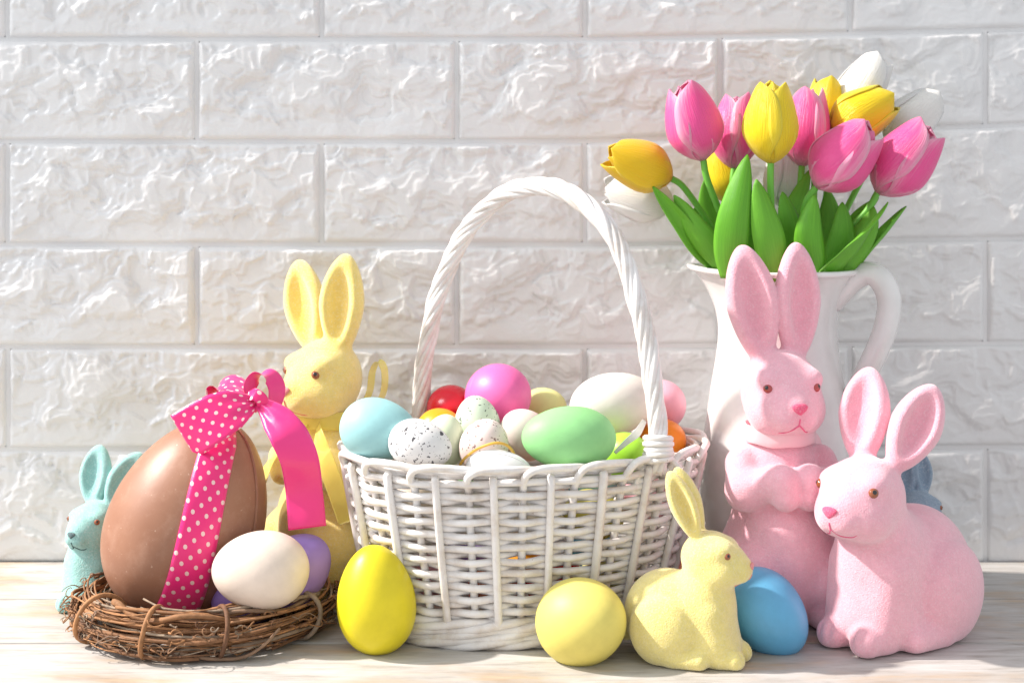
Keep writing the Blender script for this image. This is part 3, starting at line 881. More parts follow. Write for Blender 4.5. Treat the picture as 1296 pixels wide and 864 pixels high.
# ------------------------------------------------------------------ eggs
def egg_profile(L, Rr, k=0.11, n=40, seam=False):
    p = []
    for i in range(n + 1):
        t = math.pi * (1 - i / n)
        c = math.cos(t)
        r = Rr * math.sin(t) * (1 - k * c) / (1 + 0.5 * k * k)
        p.append((max(r, 0), L * c))
    p[0] = (0, -L); p[-1] = (0, L)
    if seam:       # the moulding joint of a plastic egg
        out = []
        for (r, z), (r2, z2) in zip(p[:-1], p[1:]):
            out.append((r, z))
            if z < -0.06 * L <= z2:
                zm = -0.06 * L
                rm = r + (r2 - r) * (zm - z) / (z2 - z)
                out += [(rm, zm - 0.012), (rm - 0.008, zm - 0.006), (rm - 0.008, zm + 0.006), (rm, zm + 0.012)]
        p = out + [p[-1]]
    return p
def egg(px, py, d, L, Rr, axis, mat, label, k=0.11, seam=False, group=None, name='egg', loc=None):
    V, Fc = lathe(egg_profile(L, Rr, k, 40, seam), 56)
    o = mesh(name, V, Fc, mat)
    o.location = (at(px, py, d) if loc is None else Vector(loc)) * S
    o.rotation_mode = 'QUATERNION'
    o.rotation_quaternion = Vector(axis).to_track_quat('Z', 'Y')
    return tag(o, label, 'egg', group)

E_BLUE = m_egg('robin_blue_egg', (0.36, 0.66, 0.68, 1), 0.5, 0.35)
E_SPW = m_egg('white_speckled_egg', (0.84, 0.83, 0.82, 1), 0.6, 0.3, speck=((0.10, 0.10, 0.11, 1), 260, 0.345))
E_RED = m_egg('red_egg', (0.70, 0.010, 0.030, 1), 0.22, 0.5)
E_ORG = m_egg('golden_orange_egg', (0.85, 0.36, 0.01, 1), 0.35)
E_ORG2 = m_egg('orange_egg', (0.88, 0.24, 0.01, 1), 0.35)
E_SPG = m_egg('pale_green_speckled_egg', (0.68, 0.80, 0.64, 1), 0.6, 0.3, speck=((0.16, 0.20, 0.16, 1), 190, 0.345))
E_CRG = m_egg('cream_green_egg', (0.72, 0.82, 0.60, 1), 0.55, 0.3)
E_SPP = m_egg('blush_speckled_egg', (0.86, 0.72, 0.69, 1), 0.6, 0.3, speck=((0.26, 0.16, 0.15, 1), 230, 0.345))
E_MAG = m_egg('magenta_egg', (0.90, 0.16, 0.45, 1), 0.42)
E_YGR = m_egg('pale_lime_egg', (0.78, 0.76, 0.32, 1), 0.5)
E_BLH = m_egg('blush_egg', (0.86, 0.56, 0.55, 1), 0.5, two=((0.85, 0.74, 0.70, 1), 60.0, 0.3))
E_GRN = m_egg('leaf_green_egg', (0.30, 0.66, 0.27, 1), 0.5, 0.35)
E_WHT = m_egg('ivory_egg', (0.80, 0.76, 0.70, 1), 0.55, 0.35)
E_PNK = m_egg('rose_pink_egg', (0.88, 0.42, 0.52, 1), 0.45)
E_LIM = m_egg('lime_egg', (0.42, 0.82, 0.06, 1), 0.35)
E_GRV = m_egg('white_grooved_egg', (0.82, 0.82, 0.81, 1), 0.45)
E_YEL = m_egg('yellow_plastic_egg', (0.80, 0.68, 0.02, 1), 0.40, 0.4)
E_PCH = m_egg('lemon_egg', (0.80, 0.70, 0.18, 1), 0.48, 0.35)
E_SKY = m_egg('sky_blue_egg', (0.14, 0.46, 0.75, 1), 0.36, 0.45)
E_COR = m_egg('coral_egg', (0.84, 0.30, 0.20, 1), 0.5)
E_CRM = m_egg('cream_egg', (0.84, 0.72, 0.62, 1), 0.42, 0.4)
E_VIO = m_egg('violet_egg', (0.34, 0.22, 0.62, 1), 0.45)

# in the basket
egg(480, 544, 84.4, 2.38, 1.86, (1, -0.15, -0.16), E_BLUE, 'pale robin blue egg at the left end of the basket', 0.12)
egg(532, 563, 82.6, 1.90, 1.45, (1, -0.2, -0.25), E_SPW, 'white egg with dark grey speckles on the basket rim')
egg(572, 516, 93.0, 1.75, 1.52, (0.5, -0.7, 0.2), E_RED, 'glossy red egg at the back of the basket')
egg(558, 545, 89.4, 1.6, 1.42, (0.6, -0.4, 0.1), E_ORG, 'golden orange egg half hidden behind the speckled eggs')
egg(604, 536, 87.5, 1.78, 1.42, (-0.15, -0.2, 1), E_SPG, 'pale green speckled egg standing upright below the magenta egg')
egg(560, 560, 85.5, 1.75, 1.35, (0.25, -0.1, 1), E_CRG, 'plain pale green egg behind the white speckled egg')
egg(613, 563, 84.5, 1.75, 1.47, (0.25, -0.55, 0.8), E_SPP, 'blush pink speckled egg with a gold cord over it')
egg(632, 501, 91.0, 2.3, 2.10, (0.45, -0.8, 0.25), E_MAG, 'bright magenta egg on top of the basket heap', seam=True)
egg(688, 517, 94.2, 1.7, 1.40, (0.6, -0.5, 0.2), E_YGR, 'pale lime yellow egg peeking out beside the magenta egg')
egg(664, 549, 87.3, 1.8, 1.50, (-0.5, -0.5, 0.6), E_BLH, 'blush white egg tucked behind the large green egg')
egg(720, 554, 83.4, 2.78, 1.86, (-1, -0.05, 0.02), E_GRN, 'large leaf green egg lying on the basket rim', 0.08)
egg(777, 511, 90.2, 2.85, 1.98, (1, 0.1, 0.18), E_WHT, 'large ivory egg behind the basket handle', 0.08)
egg(837, 512, 93.6, 1.8, 1.68, (0.3, -0.8, 0.3), E_PNK, 'rose pink egg behind the right foot of the handle')
egg(838, 559, 90.6, 1.7, 1.50, (0.5, -0.6, 0.3), E_ORG2, 'orange egg just behind the wrapped handle foot')
egg(790, 576, 86.8, 1.7, 1.42, (0.4, -0.5, 0.3), E_LIM, 'bright lime egg beside the wrapped handle foot')
o = egg(631, 594, 82.25, 1.92, 1.08, (1, -0.05, -0.1), E_GRV, 'white grooved egg lying low inside the front rim', 0.06)
for q in (-0.55, 0.0, 0.5):       # raised lines along it
    pr = [(1.92 * math.cos(t), q + 0.35 * math.sin(t), t) for t in np.linspace(0.35, 2.8, 30)]
    P = []
    for z, a, t in pr:
        r = 1.08 * math.sin(t) * (1 - 0.06 * math.cos(t)) + 0.012
        P.append((r * math.sin(a - 0.2), -r * math.cos(a - 0.2) * -1, z))
    tube('raised_line', P, 0.035, E_GRV, o, 6)
# a lower layer seen only through gaps of the weave
low = [(-5.6, -1.6, 3.0, E_PNK, 'rose pink egg deep in the basket'), (-2.0, -3.4, 2.8, E_COR, 'coral egg deep in the basket'), (1.7, -3.2, 2.8, E_RED, 'red egg deep in the basket'),
       (5.2, -1.2, 3.0, E_YGR, 'pale lime egg deep in the basket'), (-3.4, 1.6, 3.0, E_VIO, 'violet egg deep in the basket'), (0.4, 0.6, 3.0, E_ORG, 'orange egg deep in the basket'), (4.2, 2.7, 3.0, E_SKY, 'sky blue egg deep in the basket'),
       (-6.8, -1.4, 7.0, E_CRM, 'cream egg under the robin blue egg'), (-3.3, -3.6, 6.9, E_WHT, 'ivory egg under the white speckled egg'), (0.4, -3.8, 6.6, E_CRM, 'cream egg under the grooved egg'), (4.0, -2.9, 6.8, E_PCH, 'lemon egg under the green egg'), (7.4, 0.6, 7.0, E_PNK, 'pink egg under the lime egg'),
       (-3.0, 1.0, 7.0, E_GRN, 'green egg in the middle layer of the basket'), (0.8, 1.3, 7.4, E_BLH, 'blush egg in the middle layer of the basket'), (4.3, 2.2, 7.4, E_BLUE, 'blue egg in the middle layer of the basket')]
for x, y, z, m_, lab in low:
    a = rnd.uniform(0, 6.28)
    egg(0, 0, 0, 1.85, 1.5, (math.cos(a), math.sin(a), rnd.uniform(-0.2, 0.2)), m_, lab, loc=(0.9 + x, -11.6 + y, z), group='lower layer of basket eggs')

# on the table
egg(476, 758, 81.6, 3.14, 2.27, (-0.07, -0.06, 1), E_YEL, 'bright yellow egg standing upright between nest and basket', 0.13)
o = egg(737, 786, 79.9, 2.75, 2.42, (0.62, -0.72, 0.30), E_PCH, 'round lemon yellow egg on the table before the basket', 0.1)
egg(969, 775, 82.3, 2.75, 2.22, (0.55, -0.35, -0.55), E_SKY, 'sky blue egg between small yellow and large pink rabbit', 0.1)
egg(856, 732, 89.0, 1.9, 1.6, (0.8, -0.3, 0.2), E_COR, 'coral egg behind the small yellow rabbit', loc=(at(856, 735, 89.4).x, -10.6, 1.62))
egg(330, 721, 82.4, 2.80, 2.24, (-1, -0.12, 0.04), E_CRM, 'smooth cream egg resting on the twig nest', 0.08)
egg(372, 722, 85.0, 2.45, 1.98, (0.6, 0.15, 0.55), E_VIO, 'violet egg behind the cream egg in the nest', 0.08)
egg(318, 776, 84.6, 2.3, 1.75, (1, 0.2, 0.0), E_VIO, 'violet egg lying low beneath the cream egg', loc=(at(318, 776, 86.0).x, -14.6, 1.95))

# yellow hanging loop of the lemon egg
c = at(690, 800, 81.2)
lp = ribbon('ribbon_loop', [c + Vector((0.55, 0, 0.15)), c + Vector((-0.05, 0, 0.15)), c + Vector((-0.28, 0, -0.42)), c + Vector((0.05, -0.05, -0.85)), c + Vector((0.7, -0.1, -0.62))],
            [(0, 1, 0.1)] * 5, 0.5, m_satin('yellow_satin', (0.80, 0.60, 0.02, 1)), None)
tag(lp, 'small yellow ribbon loop hanging off the round lemon egg', 'ribbon')
# gold cord on the blush egg
tag(tube('gold_cord', spline([at(582, 588, 82.6), at(590, 578, 82.3), at(606, 567, 82.45), at(626, 560.5, 82.3), at(641, 563, 82.5), at(650, 573, 82.7), at(652, 585, 82.9)], 60), 0.085, GOLD, None, 8),
    'thin gold cord curved over the blush speckled egg', 'cord')

# ------------------------------------------------------------------ wicker basket
BC = v3(0.85, -11.35, 0); BROT = R(16)
def basket():
    root = thing('wicker_basket', (BC[0], BC[1], 0), 0, 'white painted wicker basket with tall twisted handle full of eggs', 'basket')
    cr, sr_ = math.cos(BROT), math.sin(BROT)
    def axes(z):
        s = min(max(z / 10.4, 0), 1.05)
        return 8.45 + 2.55 * s ** 0.9, 6.2 + 1.35 * s ** 0.9
    # equal steps along the rim
    tt = np.linspace(0, 2 * math.pi, 2001); a_, b_ = axes(10)
    L = np.concatenate([[0], np.cumsum(np.hypot(np.diff(a_ * np.cos(tt)), np.diff(b_ * np.sin(tt))))])
    NS = 38
    def pt(idx, z, off):
        t = np.interp((idx % NS) / NS * L[-1], L, tt)
        a, b = axes(z)
        sq = 1.0 + 0.035 * math.sin(2 * t) ** 2            # slightly squared oval
        x, y = a * math.cos(t) * sq, b * math.sin(t) * sq
        nx, ny = math.cos(t) / a, math.sin(t) / b
        q = math.hypot(nx, ny); x += off * nx / q; y += off * ny / q
        return (x * cr - y * sr_ + (-0.35 + 0.35 * z / 10.4), x * sr_ + y * cr, z)
    for j in range(NS):
        if j % 2 == 0:     # outer rods laid over the weave
            jit = rnd.uniform(-0.12, 0.12); dr = rnd.uniform(-0.22, 0.22)
            P = [pt(j + jit + dr * (1 - q), 1.45 + 8.55 * q, 0.50 - 0.05 * q + 0.03 * math.sin(5 * q + j)) for q in np.linspace(0, 1, 12)]
            P = [pt(j + jit + dr, 1.25, 0.30)] + P + [pt(j + jit, 10.12, 0.32)]
            tube('rod', P, 0.245 + rnd.uniform(-0.02, 0.02), WICK, root, 8)
        else:              # woven stakes that bend over into the border
            P = [pt(j, 0.9 + 8.4 * q, 0.0) for q in np.linspace(0, 1, 8)]
            jz = rnd.uniform(-0.08, 0.08)
            tail = [pt(j - 0.02, 9.7, 0.30), pt(j + 0.02, 10.15, 0.50), pt(j + 0.25, 10.52 + jz, 0.56), pt(j + 0.7, 10.66 + jz, 0.52), pt(j + 1.4, 10.62 + jz, 0.36), pt(j + 2.2, 10.48, 0.10), pt(j + 2.9, 10.25, -0.15), pt(j + 3.5, 9.9, -0.3)]
            P = list(P) + list(spline(tail, 22))
            tube('stake', P, 0.23, WICK, root, 8)
    rows = 22
    for k in range(rows):
        z = 1.75 + (9.75 - 1.75) * k / (rows - 1)
        par = 1 if k % 2 else -1
        n = 228; P = []
        ph = rnd.uniform(0, 6.28)
        for i in range(n):
            idx = NS * i / n
            wv = math.sin(math.pi * idx / 2) ** 2
            off = par * 0.36 * wv + (1 - wv) * 0.06
            zz = z + 0.05 * math.sin(idx * 0.9 + ph) + 0.035 * math.sin(idx * 2.7 + 2 * ph)
            P.append(pt(idx, zz, off))
        tube('weaver', P, 0.218 + rnd.uniform(-0.012, 0.012), WICK, root, 7, True)
    for k in range(3):      # fat waling at the foot: three strands round each other
        for s in range(3):
            P = []
            for i in range(240):
                idx = NS * i / 240
                a = 2 * math.pi * (idx / 6.3333 + s / 3) + k
                P.append(pt(idx, 0.36 + 0.48 * k + 0.26 * math.sin(a) * (0.75 if k == 0 else 1), 0.30 + 0.26 * math.cos(a) + (0.1 if k == 0 else 0)))
            tube('foot_strand', P, 0.25, WICK, root, 7, True)
    for k in range(2):
        tube('rim_strand', [pt(NS * i / 160, 10.08 + 0.2 * k, -0.22 + 0.1 * k + 0.05 * math.sin(i * 0.9 + k)) for i in range(160)], 0.2, WICK, root, 7, True)
    # woven base
    V, Fc = [(0 - 0.35, 0, 0.55)], []
    for i in range(60):
        V.append(tuple(pt(NS * i / 60, 0.55, -0.1)))
    for i in range(60): Fc.append((0, 1 + i, 1 + (i + 1) % 60))
    mesh('base', V, Fc, WICK, root)
    # handle: arch in an upright plane from the front right rim to the back left rim
    tr = [(832, 596), (833, 560), (829, 505), (821, 445), (808, 385), (790, 327), (765, 282), (732, 252), (697, 237), (662, 237), (629, 252), (600, 280), (576, 318), (558, 362), (545, 412), (537, 462), (533, 510), (531, 545)]
    A, B = v3(8.55, 83.6), v3(-6.1, 93.8)
    C = []
    for px, py in tr:
        # intersection of the view ray with the arch's plane
        k = (px - 648) / F
        t = (k * A[1] - A[0]) / ((B[0] - A[0]) - k * (B[1] - A[1]))
        d = A[1] + t * (B[1] - A[1])
        C.append(np.array(at(px, py, d)) - BC)
    n = 150
    C = spline(C, n)
    T = np.gradient(C, axis=0); T /= np.linalg.norm(T, axis=1)[:, None]
    pn = v3(-(B - A)[1], (B - A)[0], 0); pn /= np.linalg.norm(pn)
    U = np.cross(T, pn[None, :])
    ln = np.concatenate([[0], np.cumsum(np.linalg.norm(np.diff(C, axis=0), axis=1))])
    NSTR = 8
    for s in range(NSTR):
        a = 2 * math.pi * s / NSTR + ln * (2 * math.pi / 9.5)
        rr = 0.39 + 0.05 * np.sin(ln * 0.8 + s * 2.1)
        P = C + rr[:, None] * (np.cos(a)[:, None] * pn[None, :] * 0.95 + np.sin(a)[:, None] * U)
        tube('handle_strand', P, 0.215 + 0.03 * math.sin(s * 3.3), WICK, root, 7)
    tube('handle_core', C, 0.30, WICK, root, 8)
    # bindings round both feet of the handle
    for base, sg in ((0, 1),):
        for q in range(5):
            i = base + sg * (4 + int(round(1.45 * q)))
            P = []
            for j in range(40):
                a = 2 * math.pi * j / 40
                P.append(C[i] + (0.74 + 0.03 * math.sin(2.4 * q)) * (math.cos(a) * pn + math.sin(a) * U[i]) + T[i] * (0.14 * math.sin(a + 0.35 * q) + 0.3 * (1.45 * q - round(1.45 * q))))
            tube('binding', P, 0.19, WICK, root, 7, True)
        for q in (-1, 1):     # splayed ends tucked into the border
            i = base + sg * 4
            off = v3(0.9 * q, 0.25 * q, 0)
            tube('binding', spline([C[i + sg * 6] + pn * -0.4 * sg, C[i] + off * 0.5 - pn * 0.55 * sg, C[base] + off * 1.3 - pn * 0.3 * sg, C[base] + off * 1.7 - v3(0, 0, 1.2)], 20), 0.2, WICK, root, 7)
basket()
# limp white ribbon end beside the handle foot
rb = ribbon('ribbon_strip', [at(816, 532, 84.6), at(806, 548, 84.3), at(792, 560, 84.4), at(778, 573, 84.5)], [(-0.7, -0.1, 0.7)] * 4, [0.3, 0.5, 0.35, 0.2], m_satin('white_organza', (0.9, 0.9, 0.88, 1), alpha=0.1), None)
tag(rb, 'limp white organza ribbon tied at the basket handle foot', 'ribbon')

# ------------------------------------------------------------------ twig nest
def nest():
    c = v3(*at(262, 0, 86.6)); c[2] = 0
    root = thing('twig_nest', c, 0, 'round nest of brown grapevine twigs holding the chocolate egg', 'nest')
    RX, RY = 6.75, 6.35
    def ring(a, rho, th):
        # cross section squashed oval, centre 1.55 high
        r = rho * math.cos(th); z = 1.45 + 0.84 * rho * math.sin(th)
        return (math.cos(a) * (RX + r), math.sin(a) * (RY + r), z)
    rr = random.Random(11)
    for k in range(215):
        a0 = rr.uniform(0, 2 * math.pi); ln = rr.uniform(0.8, 2.6) * (1 if rr.random() < 0.5 else -1)
        th = rr.uniform(0, 2 * math.pi); rho = math.sqrt(rr.uniform(0.12, 1.0)) * rr.choice((1.36, 1.42, 1.55))
        tw = rr.uniform(-1.2, 1.2); n = 18
        w1, p1 = rr.uniform(0.03, 0.24), rr.uniform(0, 6.28)
        rad = rr.choice([0.045, 0.055, 0.07, 0.085, 0.105, 0.14]) * rr.uniform(0.85, 1.1)
        if k < 9: rad = rr.uniform(0.17, 0.23); rho = 1.35
        P = []
        flare0, flare1 = (rr.uniform(0, 0.5), rr.uniform(0, 0.7)) if rr.random() < 0.65 else (0, 0.1)
        for i in range(n):
            q = i / (n - 1)
            ro = rho + flare1 * max(0, q - 0.82) * 4 + flare0 * max(0, 0.15 - q) * 4 + w1 * math.sin(9 * q + p1) * 1.5
            p = ring(a0 + ln * q + 0.02 * math.sin(14 * q + p1), ro, th + tw * q + 0.1 * math.sin(7 * q + p1))
            P.append((p[0], p[1], max(p[2], rad + 0.02)))
        rv = rad * np.linspace(1.0, rr.uniform(0.45, 0.8), n) * (1 + 0.10 * np.sin(np.arange(n) * 1.9 + k))
        tube('twig', P, rv, TWIG, root, 6)
    for k in range(90):      # curly tendrils and snapped side shoots
        a = rr.uniform(math.pi * 0.95, math.pi * 2.05) if k < 74 else rr.uniform(0, 6.28)
        th = rr.uniform(-1.1, 0.9); p0 = v3(*ring(a, 1.35, th))
        out = v3(math.cos(a), math.sin(a), rr.uniform(-0.7, 0.6)); tg = v3(-math.sin(a), math.cos(a), 0) * rr.choice((-1, 1))
        ln = rr.uniform(0.5, 1.3); cu = rr.uniform(0.1, 0.3); ph = rr.uniform(0, 6.28)
        P = []
        for i in range(14):
            q = i / 13
            p = p0 + out * ln * 0.45 * q + tg * ln * q + cu * q * v3(math.sin(7 * q + ph), math.cos(6 * q + ph), math.sin(8 * q + 2 * ph))
            p[2] = max(p[2], 0.05); P.append(p)
        tube('tendril', P, np.linspace(0.055, 0.022, 14), TWIG, root, 5)
    for a in (3.80, 4.45, 5.02, 5.78, 0.4, 1.4, 2.5):      # wrapped bindings
        P = []
        for i in range(30):
            th = 2 * math.pi * i / 30
            p = ring(a + 0.035 * math.sin(th + 0.6), 1.62 + 0.07 * math.sin(3 * th + a), th)
            P.append((p[0], p[1], max(p[2], 0.16)))
        tube('binding', P, 0.145, TWIG, root, 7, True)
    for k in range(44):      # loose floor of the nest
        a = rr.uniform(0, 3.14); off = rr.uniform(-5.5, 5.5); ln = math.sqrt(max(0.5, 5.9 ** 2 - off * off))
        P = []
        for i in range(8):
            q = (i / 7 - 0.5) * 2
            x, y = q * ln, off
            P.append((x * math.cos(a) - y * math.sin(a), x * math.sin(a) + y * math.cos(a), 0.16 + 0.3 * rr.random() * 0.3 + 0.012 * k * 0.6))
        tube('twig', P, 0.09, TWIG, root, 5)
    # long runaway twig on the front
    tube('twig', spline([ring(4.72, 1.4, -0.9), ring(4.95, 1.75, -1.0), ring(5.15, 1.95, -0.85), ring(5.28, 1.9, -0.4), ring(5.42, 1.6, 0.1)], 30), np.linspace(0.13, 0.08, 30), TWIG, root, 6)
nest()

# ------------------------------------------------------------------ chocolate egg with its ribbon
EL, ER, EK = 6.35, 4.76, 0.14
ec = at(239, 655, 87.2)
ax = Vector((0.40, 0.02, 1.0)).normalized()
yv = Vector((0, 1, 0)); yv = (yv - ax * yv.dot(ax)).normalized(); xv = yv.cross(ax)
EM = Matrix((xv, yv, ax)).transposed()          # local axes -> world, local -y faces the camera
V, Fc = lathe(egg_profile(EL, ER, EK, 56), 96)
choc = thing('chocolate_egg', ec, 0, 'large milk chocolate egg tied with a pink dotted ribbon', 'chocolate egg')
mesh('shell', [EM @ Vector(v) for v in V], Fc, CHOC, choc)
def ep(t, az, off=0.0):
    """point on the chocolate egg, t from the tip, az from the camera side"""
    r = ER * math.sin(t) * (1 - EK * math.cos(t)) / (1 + 0.5 * EK * EK) + off * math.sin(t)
    return EM @ Vector((r * math.sin(az), -r * math.cos(az), (EL + off) * math.cos(t)))
saz = R(66)
P = [ep(t, saz, 0.02) for t in np.linspace(0.0, math.pi, 60)] + [ep(t, saz + math.pi, 0.02) for t in np.linspace(math.pi, 0.0, 60)[1:-1]]
tube('seam', P, 0.11, CHOC, choc, 6, True)
S_DOT = m_satin('pink_dotted_satin', (0.86, 0.012, 0.20, 1), dots=(0.86, 0.118, (0.90, 0.62, 0.60, 1)))
S_MAG = m_satin('pink_satin_reverse', (0.88, 0.03, 0.24, 1), rough=0.27)
# band down the front
n, m_ = 60, 9
Vb, Ub, Fb = [], [], []
for side in (0, 1):
    for i in range(n):
        t = 0.12 + (2.95 - 0.12) * i / (n - 1)
        r = ER * math.sin(t)
        az = R(4) + R(34) * (i / (n - 1)) ** 1.2
        hw = min(1.22, 0.45 + 1.5 * math.sin(t) * (1 if t < 1.5 else 5))
        for j in range(m_):
            u = (j / (m_ - 1) - 0.5) * 2
            Vb.append(ep(t, az + u * hw / max(r, 0.6), (0.075 if side == 0 else 0.025) + 0.02 * (1 - u * u)))
            Ub.append((u * 1.22, 5.6 * t))
o_ = n * m_
for i in range(n - 1):
    for j in range(m_ - 1):
        a = i * m_ + j
        Fb.append((a, a + m_, a + m_ + 1, a + 1)); Fb.append((o_ + a, o_ + a + 1, o_ + a + m_ + 1, o_ + a + m_))
    a = i * m_; Fb.append((a, o_ + a, o_ + a + m_, a + m_))
    a = i * m_ + m_ - 1; Fb.append((a, a + m_, o_ + a + m_, o_ + a))
band = mesh('ribbon_band', Vb, Fb, S_DOT, choc, uv=Ub)
def rel(*p): return at(*p) - ec
kn = rel(322, 511, 86.0)
prof = uvball(18, 12)
bow = mesh('ribbon_knot', [kn + Vector((v[0] * 0.40, v[1] * 0.45, v[2] * 0.48 * (1 + 0.15 * math.sin(5 * v[0])))) for v in prof[0]], prof[1], S_DOT, choc, uv=[(v[0], v[2]) for v in prof[0]])
ribbon('ribbon_tail', [rel(324, 510, 85.6), rel(313, 512, 85.1), rel(296, 517, 84.6), rel(276, 526, 84.2), rel(254, 539, 84.15), rel(232, 552.5, 84.5)],
       [(0.15, -0.2, -1), (0.40, -0.35, -0.9), (0.46, -0.36, -0.88), (0.52, -0.28, -0.80), (0.58, -0.16, -0.76), (0.62, -0.06, -0.76)], [0.55, 1.5, 2.5, 2.85, 2.95, 2.95], S_DOT, choc, 60)
ribbon('ribbon_tail', [rel(325, 509, 85.6), rel(336, 516, 85.2), rel(351, 531, 84.6), rel(366, 552, 84.1), rel(379, 582, 84.2), rel(385, 622, 84.9), rel(389, 668, 84.6)],
       [(0.35, 0.15, 0.85), (0.50, 0.25, 0.80), (0.68, 0.40, 0.62), (0.90, 0.50, 0.42), (1, 0.30, 0.22), (1, 0.05, 0.10), (1, 0.22, 0.02)], [0.5, 1.1, 1.9, 2.3, 2.25, 2.2, 2.25], S_MAG, choc, 70)
ribbon('ribbon_loop', [rel(322, 511, 86.0), rel(316, 492, 86.3), rel(325, 477, 86.6), rel(340, 475, 86.8), rel(350, 489, 86.8), rel(347, 510, 86.5), rel(334, 518, 86.2), rel(325, 513, 86.0)],
       [(0.75, 0.8, 0.1)] * 8, [0.4, 0.9, 1.25, 1.3, 1.3, 1.1, 0.8, 0.4], S_MAG, choc, 60)
ribbon('ribbon_loop', [rel(323, 509, 86.0), rel(308, 492, 86.4), rel(289, 484, 86.8), rel(275, 491, 86.9), rel(281, 503, 86.6), rel(300, 509, 86.3), rel(319, 514, 86.0)],
       [(0.15, 1, 0.35)] * 7, [0.4, 1.5, 2.1, 2.2, 2.0, 1.3, 0.5], S_DOT, choc, 60)
ribbon('ribbon_wrap', [rel(313, 502, 85.6), rel(322, 499, 85.25), rel(331, 505, 85.2), rel(333, 515, 85.4)], [(-0.5, -0.2, -0.85), (-0.6, 0, -0.8), (-0.75, 0, -0.55), (-0.8, 0.2, -0.3)], 0.75, S_DOT, choc, 24)

# ------------------------------------------------------------------ white jug
JC = v3(*at(984, 0, 93.2)); JC[2] = 0
def jug():
    root = thing('jug', JC, 0, 'white glazed jug with looped handle holding the tulips', 'jug')
    outer = [(4.2, 0.0), (4.55, 0.10), (4.75, 0.5), (5.0, 2.0), (5.1, 4.5), (5.0, 7.5), (4.75, 10.5), (4.35, 13.3), (3.98, 15.6), (3.84, 17.2), (3.98, 18.6), (4.38, 19.8), (4.80, 20.55), (5.05, 20.78), (5.26, 20.86), (5.34, 21.02), (5.28, 21.17), (5.08, 21.20)]
    inner = [(4.85, 21.08), (4.6, 20.7), (4.2, 19.7), (3.75, 18.4), (3.62, 17.2), (3.76, 15.5), (4.1, 13.3), (4.5, 10.5), (4.8, 6), (4.75, 2), (4.3, 0.6), (0, 0.5)]
    po = spline([(r, 0, z) for r, z in outer], 90)
    pi_ = spline([(r, 0, z) for r, z in inner], 50)
    prof = [(0, 0.0)] + [(p[0], p[2]) for p in po] + [(p[0], p[2]) for p in pi_[:-1]] + [(0, 0.5)]
    V, Fc = lathe(prof, 96)
    V2 = []
    for x, y, z in V:       # pouring lip towards the left
        r = math.hypot(x, y)
        if z > 16 and r > 1:
            a = math.atan2(y, x); dlt = (a - math.pi + math.pi) % (2 * math.pi) - math.pi
            k = math.exp(-(dlt / 0.5) ** 2) * ((z - 16) / 5.2) ** 2
            x += 0.62 * k * math.cos(a); y += 0.62 * k * math.sin(a); z += 0.22 * k
        V2.append((x, y, z))
    mesh('body', V2, Fc, PORC, root)
    dr = v3(math.cos(R(-22)), math.sin(R(-22)), 0)
    Pt = [(3.5, 18.9), (4.25, 19.75), (5.0, 20.55), (5.85, 20.95), (6.65, 20.5), (7.12, 19.3), (6.95, 17.7), (6.35, 16.0), (5.6, 14.4), (5.0, 13.0), (4.6, 11.8), (4.3, 11.0)]
    P = spline([dr * r + v3(0, 0, z) for r, z in Pt], 70)
    V, Fc = tube_data(P, np.interp(np.linspace(0, 1, 70), [0, 0.1, 0.35, 0.8, 1], [0.72, 0.72, 0.78, 0.72, 0.8]), 18, False, 1.25)
    mesh('handle', V, Fc, PORC, root)
jug()

# ------------------------------------------------------------------ tulips
P_PINK = m_petal('pink_petal', (0.95, 0.10, 0.36, 1), (0.98, 0.54, 0.68, 1), (0.96, 0.36, 0.52, 1))
P_YEL = m_petal('yellow_petal', (0.93, 0.70, 0.008, 1), (0.95, 0.80, 0.06, 1), (0.88, 0.62, 0.03, 1))
P_ORG = m_petal('golden_petal', (0.94, 0.62, 0.008, 1), (0.95, 0.72, 0.03, 1), (0.94, 0.36, 0.012, 1))
P_WHT = m_petal('white_petal', (0.92, 0.91, 0.87, 1), (0.94, 0.94, 0.93, 1), (0.86, 0.88, 0.74, 1))

def petal(Lb, Rb, az, wide, inset, tip, tr, close):
    nu, nv = 15, 26
    V, U, Fc = [], [], []
    for j in range(nv):
        v = 1 - (1 - j / (nv - 1)) ** 1.9
        # cup profile: quick swell from the base, fullest low, drawing in to the mouth
        prof = (math.sin(min(v / 0.42, 1) * math.pi / 2) ** 0.75) * (1 - close * max(0, (v - 0.42) / 0.58) ** 1.7)
        rr = Rb * prof * (1 - inset) + 0.06
        hw = wide * (0.55 + 0.45 * math.sin(min(v / 0.5, 1) * math.pi / 2)) * (max(0.0, 1 - max(0, (v - 0.52) / 0.48) ** 4.6)) ** 0.5
        hw = max(hw, 0.03)
        for i in range(nu):
            u = 2 * i / (nu - 1) - 1
            a = az + u * hw
            r2 = rr * (1 + 0.05 * tr * u * u * v - 0.05 * (1 - u * u) * math.sin(3.0 * v)) + 0.05 * u * u * (1 if az > 0 else 0.4)
            r2 += 0.035 * Rb * math.cos(u * math.pi) * v           # middle crease
            z = Lb * (v * (1 + tip) - 0.04 * u * u * v * v) + 0.05 * Lb * 0.1 * math.sin(u * 3 + az * 5) * v
            V.append((r2 * math.cos(a), r2 * math.sin(a), z)); U.append((u, v))
    for j in range(nv - 1):
        for i in range(nu - 1):
            a = j * nu + i; Fc.append((a, a + 1, a + nu + 1, a + nu))
    return V, Fc, U

